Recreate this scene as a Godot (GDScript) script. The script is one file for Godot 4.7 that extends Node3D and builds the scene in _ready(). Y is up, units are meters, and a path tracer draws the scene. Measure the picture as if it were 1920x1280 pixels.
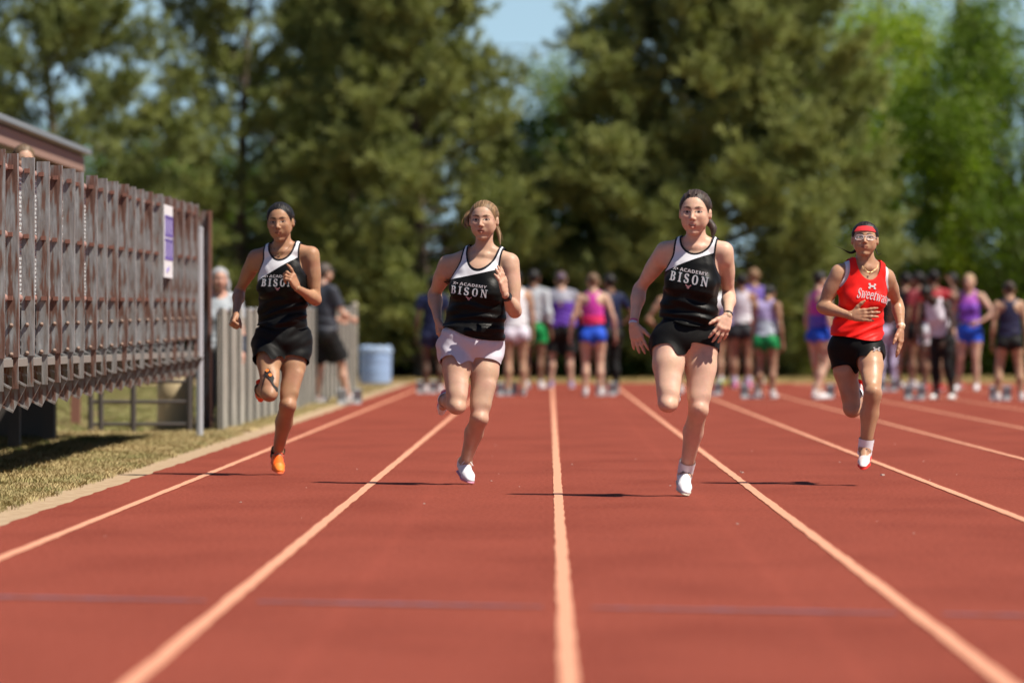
extends Node3D
# A sprint race on a red track, seen through a long lens from a low seat beyond the finish.
# Units are metres, y up, the track runs along -z. pix() turns a picture point and a distance into a place.

const F := 10667.0      # focal length in picture widths of 1920
const EYE := 0.85       # camera height
const VX := 1030.0      # where the lanes meet
const VY := 629.0

var mats := {}
var taken := {}

func pix(px: float, py: float, d: float, dz := 0.0) -> Vector3:
	return Vector3((px - VX) / F * d, EYE - (py - VY) / F * d, -d + dz)

func depth_at(py: float) -> float:
	return F * EYE / (py - VY)

# ---------------------------------------------------------------- naming
func numbered(called: String) -> String:
	if not taken.has(called):
		taken[called] = 0
		return called
	taken[called] += 1
	return "%s_%03d" % [called, taken[called]]

func thing(called: String, label: String, category: String, at := Vector3.ZERO, group := "") -> Node3D:
	var o := Node3D.new()
	o.name = numbered(called)
	add_child(o, true)
	o.position = at
	o.set_meta("label", label)
	o.set_meta("category", category)
	if group:
		o.set_meta("group", group)
	return o

func part(called: String, mesh: Mesh, mat: Material, parent: Node, at := Vector3.ZERO) -> MeshInstance3D:
	var o := MeshInstance3D.new()
	o.name = called
	o.mesh = mesh
	o.material_override = mat
	parent.add_child(o, true)
	o.position = at
	return o

func structure(called: String, mesh: Mesh, mat: Material, at := Vector3.ZERO) -> MeshInstance3D:
	var o := part(numbered(called), mesh, mat, self, at)
	o.set_meta("kind", "structure")
	return o

# ---------------------------------------------------------------- materials
func lin(r: float, g: float, b: float) -> Color:
	return Color(r, g, b).linear_to_srgb()

func mat(called: String, color: Color, rough := 0.8, metal := 0.0, spec := 0.5) -> StandardMaterial3D:
	if mats.has(called):
		return mats[called]
	var m := StandardMaterial3D.new()
	m.resource_name = called
	m.albedo_color = color
	m.roughness = rough
	m.metallic = metal
	m.metallic_specular = spec
	m.cull_mode = BaseMaterial3D.CULL_DISABLED
	mats[called] = m
	return m

func vmat(called: String, rough := 0.6, spec := 0.5) -> StandardMaterial3D:
	var fresh := not mats.has(called)
	var m := mat(called, Color.WHITE, rough, 0.0, spec)
	if fresh:
		m.vertex_color_use_as_albedo = true
	return m

func noise_tex(size: int, freq: float, ramp: Gradient = null, normal := false, strength := 4.0, seed_ := 1, type := FastNoiseLite.TYPE_SIMPLEX_SMOOTH, octaves := 4) -> NoiseTexture2D:
	var n := FastNoiseLite.new()
	n.noise_type = type
	n.seed = seed_
	n.frequency = freq
	n.fractal_octaves = octaves
	var t := NoiseTexture2D.new()
	t.width = size
	t.height = size
	t.seamless = true
	t.noise = n
	if ramp:
		t.color_ramp = ramp
	t.as_normal_map = normal
	t.bump_strength = strength
	return t

func ramp(stops: Array) -> Gradient:
	var g := Gradient.new()
	var off := PackedFloat32Array()
	var col := PackedColorArray()
	for s in stops:
		off.append(s[0])
		col.append(s[1])
	g.offsets = off
	g.colors = col
	return g

# ---------------------------------------------------------------- a mesh as plain arrays
class Surf:
	var V := PackedVector3Array()
	var N := PackedVector3Array()
	var C := PackedColorArray()
	var I := PackedInt32Array()

	func normals() -> void:
		N.resize(V.size())
		N.fill(Vector3.ZERO)
		for t in range(0, I.size(), 3):
			var a := I[t]
			var b := I[t + 1]
			var c := I[t + 2]
			var n := (V[c] - V[a]).cross(V[b] - V[a])
			N[a] += n
			N[b] += n
			N[c] += n
		for i in N.size():
			N[i] = N[i].normalized()

	func tint(c: Color) -> void:
		C.resize(V.size())
		C.fill(c)

	func smooth(times: int) -> void:
		for n in times:
			var s := PackedVector3Array()
			s.resize(V.size())
			var w := PackedInt32Array()
			w.resize(V.size())
			for t in range(0, I.size(), 3):
				var a := I[t]
				var b := I[t + 1]
				var c := I[t + 2]
				s[a] += V[b] + V[c]
				s[b] += V[c] + V[a]
				s[c] += V[a] + V[b]
				w[a] += 2
				w[b] += 2
				w[c] += 2
			for i in V.size():
				if w[i] > 0:
					V[i] = V[i] * 0.5 + s[i] / w[i] * 0.5

	func clip(f: PackedFloat32Array) -> Surf:
		var r := Surf.new()
		var colored := C.size() == V.size()
		var map := PackedInt32Array()
		map.resize(V.size())
		map.fill(-1)
		var cut := {}
		var nv := V.size()
		for t in range(0, I.size(), 3):
			var poly: Array[int] = []
			var inside := 0
			for j in 3:
				if f[I[t + j]] >= 0.0:
					inside += 1
			if inside == 0:
				continue
			for j in 3:
				var a := I[t + j]
				var b := I[t + (j + 1) % 3]
				if f[a] >= 0.0:
					if map[a] < 0:
						map[a] = r.V.size()
						r.V.append(V[a])
						r.N.append(N[a])
						if colored:
							r.C.append(C[a])
					poly.append(map[a])
				if (f[a] >= 0.0) != (f[b] >= 0.0):
					var key := mini(a, b) * nv + maxi(a, b)
					if not cut.has(key):
						var u := f[a] / (f[a] - f[b])
						cut[key] = r.V.size()
						r.V.append(V[a].lerp(V[b], u))
						r.N.append(N[a].lerp(N[b], u).normalized())
						if colored:
							r.C.append(C[a].lerp(C[b], u))
					poly.append(cut[key])
			for j in range(1, poly.size() - 1):
				r.I.append(poly[0])
				r.I.append(poly[j])
				r.I.append(poly[j + 1])
		return r

	func flipped() -> PackedFloat32Array:
		return PackedFloat32Array()

	func add(o: Surf) -> void:
		var base := V.size()
		V.append_array(o.V)
		N.append_array(o.N)
		C.append_array(o.C)
		for i in o.I:
			I.append(i + base)

	func moved(t: Transform3D) -> Surf:
		for i in V.size():
			V[i] = t * V[i]
		for i in N.size():
			N[i] = (t.basis * N[i]).normalized()
		return self

	func quad(a: Vector3, b: Vector3, c: Vector3, d: Vector3, n: Vector3) -> void:
		# corners in a ring; n tells the outside
		var k := V.size()
		var flip := (b - a).cross(c - a).dot(n) > 0.0
		V.append(a)
		V.append(d if flip else b)
		V.append(c)
		V.append(b if flip else d)
		for j in 4:
			N.append(n)
		for j in [0, 1, 2, 0, 2, 3]:
			I.append(k + j)

	func mesh(base := Vector3.ZERO) -> ArrayMesh:
		var m := ArrayMesh.new()
		if I.is_empty():
			return m
		var arr := []
		arr.resize(Mesh.ARRAY_MAX)
		var v := V
		if base != Vector3.ZERO:
			v = V.duplicate()
			for i in v.size():
				v[i] -= base
		arr[Mesh.ARRAY_VERTEX] = v
		arr[Mesh.ARRAY_NORMAL] = N
		if C.size() == V.size():
			arr[Mesh.ARRAY_COLOR] = C
		arr[Mesh.ARRAY_INDEX] = I
		m.add_surface_from_arrays(Mesh.PRIMITIVE_TRIANGLES, arr)
		return m

# ---------------------------------------------------------------- a field of soft-joined bones, meshed as surface nets
class Grid:
	var o: Vector3
	var h: float
	var nx: int
	var ny: int
	var nz: int
	var k: float
	var m: float
	var a := PackedFloat32Array()
	var first := PackedInt32Array()     # the stretch of each row that a bone has touched
	var last := PackedInt32Array()

	func _init(lo: Vector3, hi: Vector3, cell: float, kk: float, margin := 0.022):
		o = lo
		h = cell
		k = kk
		m = margin + 3.2 * cell
		nx = int(ceil((hi.x - lo.x) / cell)) + 1
		ny = int(ceil((hi.y - lo.y) / cell)) + 1
		nz = int(ceil((hi.z - lo.z) / cell)) + 1
		a.resize(nx * ny * nz)
		first.resize(ny * nz)
		first.fill(nx)
		last.resize(ny * nz)

	func like(g: Grid, values: PackedFloat32Array) -> void:
		nx = g.nx
		ny = g.ny
		nz = g.nz
		a = values.duplicate()
		first = g.first.duplicate()
		last = g.last.duplicate()

	func bone(p: Vector3, q: Vector3, r0: float, r1: float, n := Vector3.ZERO, s := 1.0) -> void:
		var rr := Vector3.ONE * (maxf(r0, r1) + m)
		var lo := (p.min(q) - rr - o) / h
		var hi := (p.max(q) + rr - o) / h
		var x0 := maxi(0, int(lo.x))
		var y0 := maxi(0, int(lo.y))
		var z0 := maxi(0, int(lo.z))
		var x1 := mini(nx - 1, int(hi.x) + 1)
		var y1 := mini(ny - 1, int(hi.y) + 1)
		var z1 := mini(nz - 1, int(hi.z) + 1)
		var st := s - 1.0
		var ba := q - p
		ba += n * (ba.dot(n) * st)
		var ibb := 1.0 / maxf(ba.length_squared(), 1e-9)
		var dr := r1 - r0
		var ik := -1.0 / k
		var flat := st != 0.0
		for z in range(z0, z1 + 1):
			for y in range(y0, y1 + 1):
				var row := z * ny + y
				var i := row * nx + x0
				first[row] = mini(first[row], x0)
				last[row] = maxi(last[row], x1)
				var w := Vector3(o.x + x0 * h, o.y + y * h, o.z + z * h) - p
				for x in range(x0, x1 + 1):
					var v := w
					if flat:
						v += n * (v.dot(n) * st)
					var t := clampf(v.dot(ba) * ibb, 0.0, 1.0)
					var d := (v - ba * t).length() - r0 - dr * t
					if d < m:
						a[i] += exp(d * ik)
					w.x += h
					i += 1

	func ball(c: Vector3, b: Basis, r: Vector3) -> void:
		var rr := Vector3.ONE * (maxf(r.x, maxf(r.y, r.z)) + m)
		var lo := (c - rr - o) / h
		var hi := (c + rr - o) / h
		var ik := -1.0 / k
		var bi := b.transposed()
		var ir := Vector3(1.0 / r.x, 1.0 / r.y, 1.0 / r.z)
		var x0 := maxi(0, int(lo.x))
		var x1 := mini(nx - 1, int(hi.x) + 1)
		for z in range(maxi(0, int(lo.z)), mini(nz - 1, int(hi.z) + 1) + 1):
			for y in range(maxi(0, int(lo.y)), mini(ny - 1, int(hi.y) + 1) + 1):
				var row := z * ny + y
				var i := row * nx + x0
				first[row] = mini(first[row], x0)
				last[row] = maxi(last[row], x1)
				var w := Vector3(o.x + x0 * h, o.y + y * h, o.z + z * h) - c
				for x in range(x0, x1 + 1):
					var v := (bi * w) * ir
					var k0 := v.length()
					var k1 := (v * ir).length()
					var d := k0 * (k0 - 1.0) / maxf(k1, 1e-6)
					if d < m:
						a[i] += exp(d * ik)
					w.x += h
					i += 1

	func nets(iso := 0.0) -> Surf:
		var out := Surf.new()
		var T := exp(-iso / k)
		var wl := T * exp(-3.2 * h / k)
		var wh := T * exp(3.2 * h / k)
		var sl := nx * ny
		var off := PackedInt32Array([0, 1, nx, nx + 1, sl, sl + 1, sl + nx, sl + nx + 1])
		var ea := PackedInt32Array([0, 2, 4, 6, 0, 1, 4, 5, 0, 1, 2, 3])
		var eb := PackedInt32Array([1, 3, 5, 7, 2, 3, 6, 7, 4, 5, 6, 7])
		var cp := PackedVector3Array()
		for j in 8:
			cp.append(Vector3(j & 1, (j >> 1) & 1, j >> 2) * h)
		var vid := PackedInt32Array()
		vid.resize(a.size())
		var cells := PackedInt32Array()
		var d := PackedFloat32Array()
		d.resize(8)
		for z in nz - 1:
			for y in ny - 1:
				var row := z * ny + y
				var i := row * nx + first[row]
				for x in range(first[row], mini(last[row] + 1, nx - 1)):
					var a0 := a[i]
					if a0 > wl and a0 < wh:
						var mask := 0
						for j in 8:
							if a[i + off[j]] > T:
								mask |= 1 << j
						if mask != 0 and mask != 255:
							for j in 8:
								d[j] = -k * log(maxf(a[i + off[j]], 1e-12)) - iso
							var s := Vector3.ZERO
							var n := 0
							for e in 12:
								var p := ea[e]
								var q := eb[e]
								if (d[p] < 0.0) != (d[q] < 0.0):
									s += cp[p].lerp(cp[q], d[p] / (d[p] - d[q]))
									n += 1
							if n > 0:
								out.V.append(Vector3(o.x + x * h, o.y + y * h, o.z + z * h) + s / n)
								vid[i] = out.V.size()
								cells.append(i)
					i += 1
		var ax := PackedInt32Array([1, nx, sl])
		var dirs := [Vector3(1, 0, 0), Vector3(0, 1, 0), Vector3(0, 0, 1)]
		for i in cells:
			var s0 := a[i] > T
			for e in 3:
				if s0 == (a[i + ax[e]] > T):
					continue
				var u := ax[(e + 1) % 3]
				var w := ax[(e + 2) % 3]
				if i - u - w < 0:
					continue
				var A := vid[i] - 1
				var B := vid[i - u] - 1
				var Cc := vid[i - u - w] - 1
				var D := vid[i - w] - 1
				if A < 0 or B < 0 or Cc < 0 or D < 0:
					continue
				var nn := (out.V[B] - out.V[A]).cross(out.V[Cc] - out.V[A]) + (out.V[Cc] - out.V[A]).cross(out.V[D] - out.V[A])
				if (nn.dot(dirs[e]) > 0.0) == s0:
					var tmp := B
					B = D
					D = tmp
				out.I.append_array(PackedInt32Array([A, B, Cc, A, Cc, D]))
		out.normals()
		return out

# ---------------------------------------------------------------- simple solids
func box_surf(s: Surf, c: Vector3, size: Vector3, b := Basis.IDENTITY) -> void:
	var e := size * 0.5
	for ax in 3:
		for sg in [-1.0, 1.0]:
			var n := Vector3.ZERO
			n[ax] = sg
			var u := Vector3.ZERO
			u[(ax + 1) % 3] = e[(ax + 1) % 3]
			var w := Vector3.ZERO
			w[(ax + 2) % 3] = e[(ax + 2) % 3]
			var f := n * e[ax]
			s.quad(c + b * (f + u + w), c + b * (f - u + w), c + b * (f - u - w), c + b * (f + u - w), b * n)

func box(size: Vector3, c := Vector3.ZERO, b := Basis.IDENTITY) -> ArrayMesh:
	var s := Surf.new()
	box_surf(s, c, size, b)
	return s.mesh()

func tube_surf(s: Surf, pts: Array, radii: Array, sides := 8, caps := true) -> void:
	var base := s.V.size()
	var n := pts.size()
	var ref := Vector3.UP
	var d0: Vector3 = (pts[n - 1] - pts[0]).normalized()
	if absf(d0.dot(ref)) > 0.9:
		ref = Vector3(1, 0, 0.1).normalized()
	for i in n:
		var d: Vector3 = (pts[mini(i + 1, n - 1)] - pts[maxi(i - 1, 0)]).normalized()
		var u := ref.cross(d).normalized()
		var w := d.cross(u)
		for j in sides:
			var t := TAU * j / sides
			var r := u * cos(t) + w * sin(t)
			s.V.append(pts[i] + r * radii[i])
			s.N.append(r)
	for i in n - 1:
		for j in sides:
			var a := base + i * sides + j
			var b := base + i * sides + (j + 1) % sides
			for q in [a, b, a + sides, b, b + sides, a + sides]:
				s.I.append(q)
	if caps:
		for e in [0, n - 1]:
			var c := s.V.size()
			var d: Vector3 = (pts[1] - pts[0]).normalized() * -1.0 if e == 0 else (pts[n - 1] - pts[n - 2]).normalized()
			s.V.append(pts[e])
			s.N.append(d)
			for j in sides:
				s.V.append(s.V[base + e * sides + j])
				s.N.append(d)
			for j in sides:
				var a := c + 1 + j
				var b := c + 1 + (j + 1) % sides
				if e == 0:
					for q in [c, b, a]:
						s.I.append(q)
				else:
					for q in [c, a, b]:
						s.I.append(q)

func fix_winding(s: Surf) -> Surf:
	for t in range(0, s.I.size(), 3):
		var a := s.I[t]
		var b := s.I[t + 1]
		var c := s.I[t + 2]
		var n := (s.V[b] - s.V[a]).cross(s.V[c] - s.V[a])
		if n.dot(s.N[a] + s.N[b] + s.N[c]) > 0.0:
			s.I[t + 1] = c
			s.I[t + 2] = b
	return s

func tube(pts: Array, radii: Array, sides := 8, base := Vector3.ZERO) -> ArrayMesh:
	var s := Surf.new()
	tube_surf(s, pts, radii, sides)
	return fix_winding(s).mesh(base)

func lathe_surf(prof: Array, sides := 20) -> Surf:
	# prof: [radius, y] from the bottom up
	var s := Surf.new()
	for i in prof.size():
		for j in sides:
			var t := TAU * j / sides
			s.V.append(Vector3(cos(t) * prof[i][0], prof[i][1], sin(t) * prof[i][0]))
	for i in prof.size() - 1:
		for j in sides:
			var a := i * sides + j
			var b := i * sides + (j + 1) % sides
			for q in [a, b, a + sides, b, b + sides, a + sides]:
				s.I.append(q)
	s.normals()
	return s

# ---------------------------------------------------------------- people
var wrinkle := FastNoiseLite.new()
var mottle := FastNoiseLite.new()

func smin(a: float, b: float, k: float) -> float:
	var h := maxf(k - absf(a - b), 0.0) / k
	return minf(a, b) - h * h * k * 0.25

func smax(a: float, b: float, k: float) -> float:
	return -smin(-a, -b, k)

func ell(p: Vector3, r: Vector3) -> float:
	var v := p / r
	var k0 := v.length()
	return k0 * (k0 - 1.0) / maxf((v / r).length(), 1e-6)

func cone(p: Vector3, a: Vector3, b: Vector3, r0: float, r1: float) -> float:
	var ba := b - a
	var t := clampf((p - a).dot(ba) / ba.length_squared(), 0.0, 1.0)
	return (p - a - ba * t).length() - lerpf(r0, r1, t)

# the head in units of its own height: chin at -0.5, crown at +0.5, the face towards +z
func head_field(p: Vector3, open: float) -> float:
	var q := Vector3(absf(p.x), p.y, p.z)
	var d := ell(q - Vector3(0, 0.115, -0.06), Vector3(0.338, 0.385, 0.41))
	d = smin(d, ell(q - Vector3(0, -0.08, 0.085), Vector3(0.285, 0.36, 0.272)), 0.08)
	d = smin(d, cone(q, Vector3(0.222, -0.17, -0.02), Vector3(0.075, -0.42, 0.18), 0.08, 0.058), 0.10)
	d = smin(d, (q - Vector3(0, -0.432, 0.235)).length() - 0.066, 0.07)
	d = smin(d, (q - Vector3(0.182, -0.085, 0.222)).length() - 0.078, 0.10)
	d = smin(d, (q - Vector3(0.142, -0.21, 0.16)).length() - 0.10, 0.12)
	d = smin(d, cone(q, Vector3(0.03, 0.122, 0.300), Vector3(0.19, 0.105, 0.225), 0.036, 0.034), 0.06)
	d = smax(d, -((q - Vector3(0.135, 0.035, 0.385)).length() - 0.078), 0.06)
	d = smin(d, ell(q - Vector3(0.135, 0.026, 0.246), Vector3(0.070, 0.036, 0.042)), 0.04)
	d = smin(d, cone(q, Vector3(0, 0.06, 0.312), Vector3(0, -0.115, 0.402), 0.026, 0.042), 0.035)
	d = smin(d, (q - Vector3(0.046, -0.135, 0.352)).length() - 0.034, 0.022)
	d = smin(d, ell(q - Vector3(0, -0.255, 0.245), Vector3(0.14, 0.11, 0.10)), 0.06)
	d = smin(d, cone(q, Vector3(0.014, -0.232 + open * 0.3, 0.338), Vector3(0.08, -0.253, 0.295), 0.022, 0.009), 0.012)
	d = smin(d, cone(q, Vector3(0, -0.288 - open, 0.332), Vector3(0.07, -0.262 - open * 0.4, 0.295), 0.027, 0.01), 0.012)
	if q.x > 0.2:
		d = smin(d, ell(q - Vector3(0.348, -0.02, -0.045), Vector3(0.034, 0.115, 0.062)), 0.025)
		d = smax(d, -ell(q - Vector3(0.388, -0.005, -0.035), Vector3(0.022, 0.07, 0.034)), 0.02)
	d = smin(d, cone(q, Vector3(0, -0.22, -0.10), Vector3(0, -0.52, -0.13), 0.18, 0.17), 0.06)
	return d

const HAIRLINE := [[0.0, 0.352], [0.3, 0.345], [0.55, 0.315], [0.8, 0.245], [1.0, 0.145], [1.22, 0.03], [1.38, 0.0], [1.6, 0.085], [1.85, 0.06], [2.1, -0.10], [2.5, -0.27], [3.2, -0.34]]

func hairline(p: Vector3) -> float:
	var az := atan2(absf(p.x), p.z)
	for i in HAIRLINE.size() - 1:
		if az <= HAIRLINE[i + 1][0]:
			var u: float = (az - HAIRLINE[i][0]) / (HAIRLINE[i + 1][0] - HAIRLINE[i][0])
			return lerpf(HAIRLINE[i][1], HAIRLINE[i + 1][1], u)
	return -0.34

func lines_noise(p: Vector3) -> float:
	return wrinkle.get_noise_3d(p.x * 330.0, p.y * 45.0, p.z * 45.0)

# returns {skin: Surf, hair: Surf} in head units
func head_surf(sp: Dictionary, rows: int, cols: int) -> Dictionary:
	var skin: Color = sp.skin
	var hair_c: Color = sp.get("hair", Color(0.02, 0.014, 0.01))
	var brow_c: Color = sp.get("brow", hair_c * 0.8 + skin * 0.1)
	var lip: Color = sp.get("lip", Color(skin.r * 0.82, skin.g * 0.60, skin.b * 0.62))
	var open: float = sp.get("mouth", 0.0)
	var squint: float = sp.get("squint", 0.7)
	var iris: Color = sp.get("iris", Color(0.035, 0.02, 0.012))
	var thick: float = sp.get("hair_thick", 0.04)
	var bald: float = sp.get("bald", 0.0)
	var s := Surf.new()
	var hs := Surf.new()
	var hf := PackedFloat32Array()
	var c0 := Vector3(0, -0.03, 0)
	for i in rows + 1:
		var la := lerpf(-1.42, PI / 2 - 0.001, float(i) / rows)
		for j in cols:
			var u := -PI + TAU * (j + 0.5) / cols
			var ph := u - 0.58 * sin(u)
			var dir := Vector3(sin(ph) * cos(la), sin(la), cos(ph) * cos(la))
			var t := 0.72
			for n in 14:
				var d := head_field(c0 + dir * t, open)
				t -= d * 0.85
				if absf(d) < 0.0012 or t < 0.1:
					break
			var p := c0 + dir * t
			s.V.append(p)
			var c := skin
			var ax := absf(p.x)
			if p.z > 0.12 and ax < 0.3:
				# colours that belong to the face: lips, brows, eyes
				var blush := exp(-pow((ax - 0.17) / 0.08, 2.0) - pow((p.y + 0.10) / 0.09, 2.0)) * 0.35 + exp(-pow(ax / 0.06, 2.0) - pow((p.y + 0.12) / 0.07, 2.0)) * 0.3
				c = c.lerp(Color(skin.r * 1.0, skin.g * 0.78, skin.b * 0.76), blush)
				var cup := p.y + 0.258 + 0.012 * cos(ax * 40.0)
				var my := -0.258 - 0.35 * ax * ax
				var top := my + 0.045 * sqrt(maxf(0.0, 1.0 - pow(ax / 0.1, 2.0))) - 0.006 * exp(-pow(ax / 0.02, 2.0))
				var bot := my - (0.058 + open) * sqrt(maxf(0.0, 1.0 - pow(ax / 0.092, 2.0)))
				if ax < 0.1 and p.y < top and p.y > bot:
					c = lip
					if absf(p.y - my + open * 0.4) < 0.007 + open * 0.45 * maxf(0.0, 1.0 - ax / 0.075):
						c = Color(lip.r * 0.25, lip.g * 0.18, lip.b * 0.18)
						if open > 0.02 and p.y > my - open * 0.2 and ax < 0.05:
							c = Color(0.5, 0.47, 0.42)
				if absf(ax - 0.026) < 0.013 and absf(p.y + 0.168) < 0.01 and p.z > 0.33:
					c = Color(skin.r * 0.3, skin.g * 0.2, skin.b * 0.18)
				var by := 0.098 + 0.028 * sin((ax - 0.04) / 0.19 * 2.4)
				var bt := 0.017 * (1.0 - smoothstep(0.12, 0.225, ax)) + 0.006
				if ax > 0.048 and ax < 0.225 and absf(p.y - by) < bt:
					c = c.lerp(brow_c, 0.82)
				var ex := (ax - 0.135) / 0.066
				var eh := 0.027 * squint
				var ey := (p.y - 0.02 - 0.004 * ex) / eh
				var e2 := ex * ex + ey * ey
				if e2 < 1.0:
					c = Color(0.40, 0.36, 0.33)
					var ir := Vector2(ax - 0.132, p.y - 0.022).length()
					if ir < 0.033:
						c = iris
						if ir < 0.011:
							c = Color(0.008, 0.007, 0.006)
				elif e2 < 1.75 and ey > -0.4:
					c = Color(0.02, 0.014, 0.011)
				elif e2 < 1.6:
					c = c.lerp(Color(skin.r * 0.55, skin.g * 0.42, skin.b * 0.4), 0.6)
			c = c * (1.0 + 0.10 * mottle.get_noise_3dv(p * 90.0) + 0.08 * mottle.get_noise_3dv(p * 330.0))
			c.g *= 1.0 - 0.06 * mottle.get_noise_3dv(p * 60.0 + Vector3.ONE * 5.0)
			c.a = 1.0
			s.C.append(c)
			var f := p.y - hairline(p) - bald + 0.012 * wrinkle.get_noise_3dv(p * 220.0)
			if ax > 0.325 and p.z > -0.12 and p.z < 0.03 and p.y < 0.09:
				f = -0.1
			hf.append(f)
			var q := p
			if ax > 0.31:
				q.x = signf(p.x) * minf(ax, 0.342)
			var st := lines_noise(Vector3(p.x, p.y, p.z * 0.4))
			hs.V.append(q + (q - c0).normalized() * (0.004 + (thick + 0.010 * st) * smoothstep(0.0, 0.16, f)))
			var hc := hair_c * (1.0 + 0.55 * st + 0.25 * lines_noise(p * 3.1))
			hc.a = 1.0
			hs.C.append(hc)
	for i in rows:
		for j in cols:
			var a := i * cols + j
			var b := i * cols + (j + 1) % cols
			for q in [a, a + cols, b, b, a + cols, b + cols]:
				s.I.append(q)
				hs.I.append(q)
	# outside of the sphere: make the winding right once
	var mid := s.I.size() / 2
	mid -= mid % 3
	var va := s.V[s.I[mid]]
	if (s.V[s.I[mid + 2]] - va).cross(s.V[s.I[mid + 1]] - va).dot(va) < 0.0:
		for t in range(0, s.I.size(), 3):
			var x := s.I[t + 1]
			s.I[t + 1] = s.I[t + 2]
			s.I[t + 2] = x
			hs.I[t + 1] = s.I[t + 1]
			hs.I[t + 2] = s.I[t + 2]
	s.normals()
	hs.normals()
	return {"skin": s, "hair": hs.clip(hf)}

# a hand: w wrist, d where the fingers point, n where the palm faces; right hands have the thumb along d x n
func hand_surf(w: Vector3, fore: Vector3, d: Vector3, n: Vector3, right: bool, curl: Array, size: float, cell: float, spread := 0.1, thumb_in := 0.35) -> Surf:
	d = d.normalized()
	n = (n - d * n.dot(d)).normalized()
	var t := d.cross(n) if right else n.cross(d)
	var g := Grid.new(w - Vector3.ONE * 0.22 * size, w + Vector3.ONE * 0.22 * size, cell, 0.0035, 0.007)
	var z := size
	g.bone(w - fore * 0.045, w + d * 0.012 * z, 0.0245 * z, 0.0225 * z, n, 1.3)
	g.bone(w + t * 0.010 * z, w + d * 0.05 * z + t * 0.012 * z, 0.020 * z, 0.018 * z, n, 1.35)
	g.bone(w - t * 0.008 * z, w + d * 0.05 * z - t * 0.016 * z, 0.020 * z, 0.018 * z, n, 1.35)
	var side := [0.031, 0.0105, -0.0105, -0.030]
	var far := [0.086, 0.09, 0.085, 0.076]
	var lens := [[0.042, 0.025, 0.021], [0.046, 0.029, 0.022], [0.042, 0.027, 0.021], [0.033, 0.020, 0.018]]
	for f in 4:
		var kn: Vector3 = w + (d * far[f] + t * side[f] + n * -0.002) * z
		g.bone(w + (d * 0.03 + t * side[f] * 0.75) * z, kn, 0.0135 * z, 0.0112 * z)
		var c: Array = curl[f] if curl[f] is Array else [curl[f], curl[f] * 1.15, curl[f] * 0.7]
		var sp: float = (1.5 - f) * spread
		var dir: Vector3 = (d * cos(sp) + t * sin(sp)).normalized()
		var p := kn
		var ang := 0.0
		var r := [0.0092, 0.0083, 0.0074, 0.0062]
		if f == 3:
			r = [0.0086, 0.0078, 0.007, 0.006]
		for k in 3:
			ang += c[k]
			var q: Vector3 = p + (dir * cos(ang) + n * sin(ang)) * lens[f][k] * z
			g.bone(p, q, r[k] * z, r[k + 1] * z)
			p = q
	var tb := w + (d * 0.022 + t * 0.022 + n * 0.006) * z
	var td := (d * 0.78 + t * (0.72 - thumb_in) + n * thumb_in).normalized()
	var m1 := tb + td * 0.042 * z
	g.bone(tb, m1, 0.0155 * z, 0.0122 * z)
	var td2 := (td + d * 0.25).normalized()
	var m2 := m1 + td2 * 0.032 * z
	g.bone(m1, m2, 0.0112 * z, 0.0098 * z)
	g.bone(m2, m2 + (td2 + d * 0.15 + n * 0.1).normalized() * 0.026 * z, 0.0098 * z, 0.0075 * z)
	return g.nets()

func at_(j: Dictionary, k: String) -> Vector3:
	return j[k]

# how far along a limb a point lies, and how far off its axis
func along(p: Vector3, a: Vector3, b: Vector3) -> Vector2:
	var ba := b - a
	var t := (p - a).dot(ba.normalized())
	return Vector2(t, (p - a - ba.normalized() * t).length())

func fabric(called: String, rough := 0.75, spec := 0.35) -> StandardMaterial3D:
	var fresh := not mats.has(called)
	var m := vmat(called, rough, spec)
	if fresh:
		m.rim_enabled = true
		m.rim = 0.03
		m.normal_enabled = true
		m.normal_texture = cloth_normal
		m.normal_scale = 0.12
		m.uv1_triplanar = true
		m.uv1_scale = Vector3.ONE * 12.0
	return m

var cloth_normal: NoiseTexture2D

func put(s: Surf, called: String, m: Material, parent: Node3D, base: Vector3) -> MeshInstance3D:
	return part(called, s.mesh(base), m, parent)

# bitmap print laid on the front of a garment
func height_map(s: Surf, fr: Transform3D) -> Dictionary:
	var inv := fr.affine_inverse()
	var hm := {}
	for v in s.V:
		var l := inv * v
		if l.z > 0.0:
			var key := Vector2i(roundi(l.x / 0.01), roundi(l.y / 0.01))
			if not hm.has(key) or hm[key] < l.z:
				hm[key] = l.z
	return hm

func hm_at(hm: Dictionary, x: float, y: float) -> float:
	var sum := 0.0
	var wsum := 0.0
	var cx := roundi(x / 0.01)
	var cy := roundi(y / 0.01)
	for dx in range(-2, 3):
		for dy in range(-2, 3):
			var key := Vector2i(cx + dx, cy + dy)
			if hm.has(key):
				var w := exp(-(pow(x / 0.01 - key.x, 2.0) + pow(y / 0.01 - key.y, 2.0)) * 0.7)
				sum += hm[key] * w
				wsum += w
	return sum / wsum if wsum > 0.0 else 0.08

func print_rows(rows: Array, ch: String, hm: Dictionary, fr: Transform3D, x0: float, y0: float, px: float, py: float, lift: float, bend := 0.0, grow := 0.0) -> Surf:
	# rows of characters, drawn where they equal ch; (x0, y0) top left in the torso's frame
	var s := Surf.new()
	for r in rows.size():
		var line: String = rows[r]
		for c in line.length():
			if line[c] != ch:
				continue
			var q := []
			for k in [[0, 0], [1, 0], [1, 1], [0, 1]]:
				var gx: float = grow if k[0] == 1 else -grow
				var gy: float = grow if k[1] == 1 else -grow
				var x: float = x0 + (c + k[0]) * px + gx
				var y: float = y0 - (r + k[1]) * py - gy
				y -= bend * (c + k[0]) * px
				q.append(fr * Vector3(x, y, hm_at(hm, x, y) + lift))
			s.quad(q[0], q[1], q[2], q[3], fr.basis.z)
	return s

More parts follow.
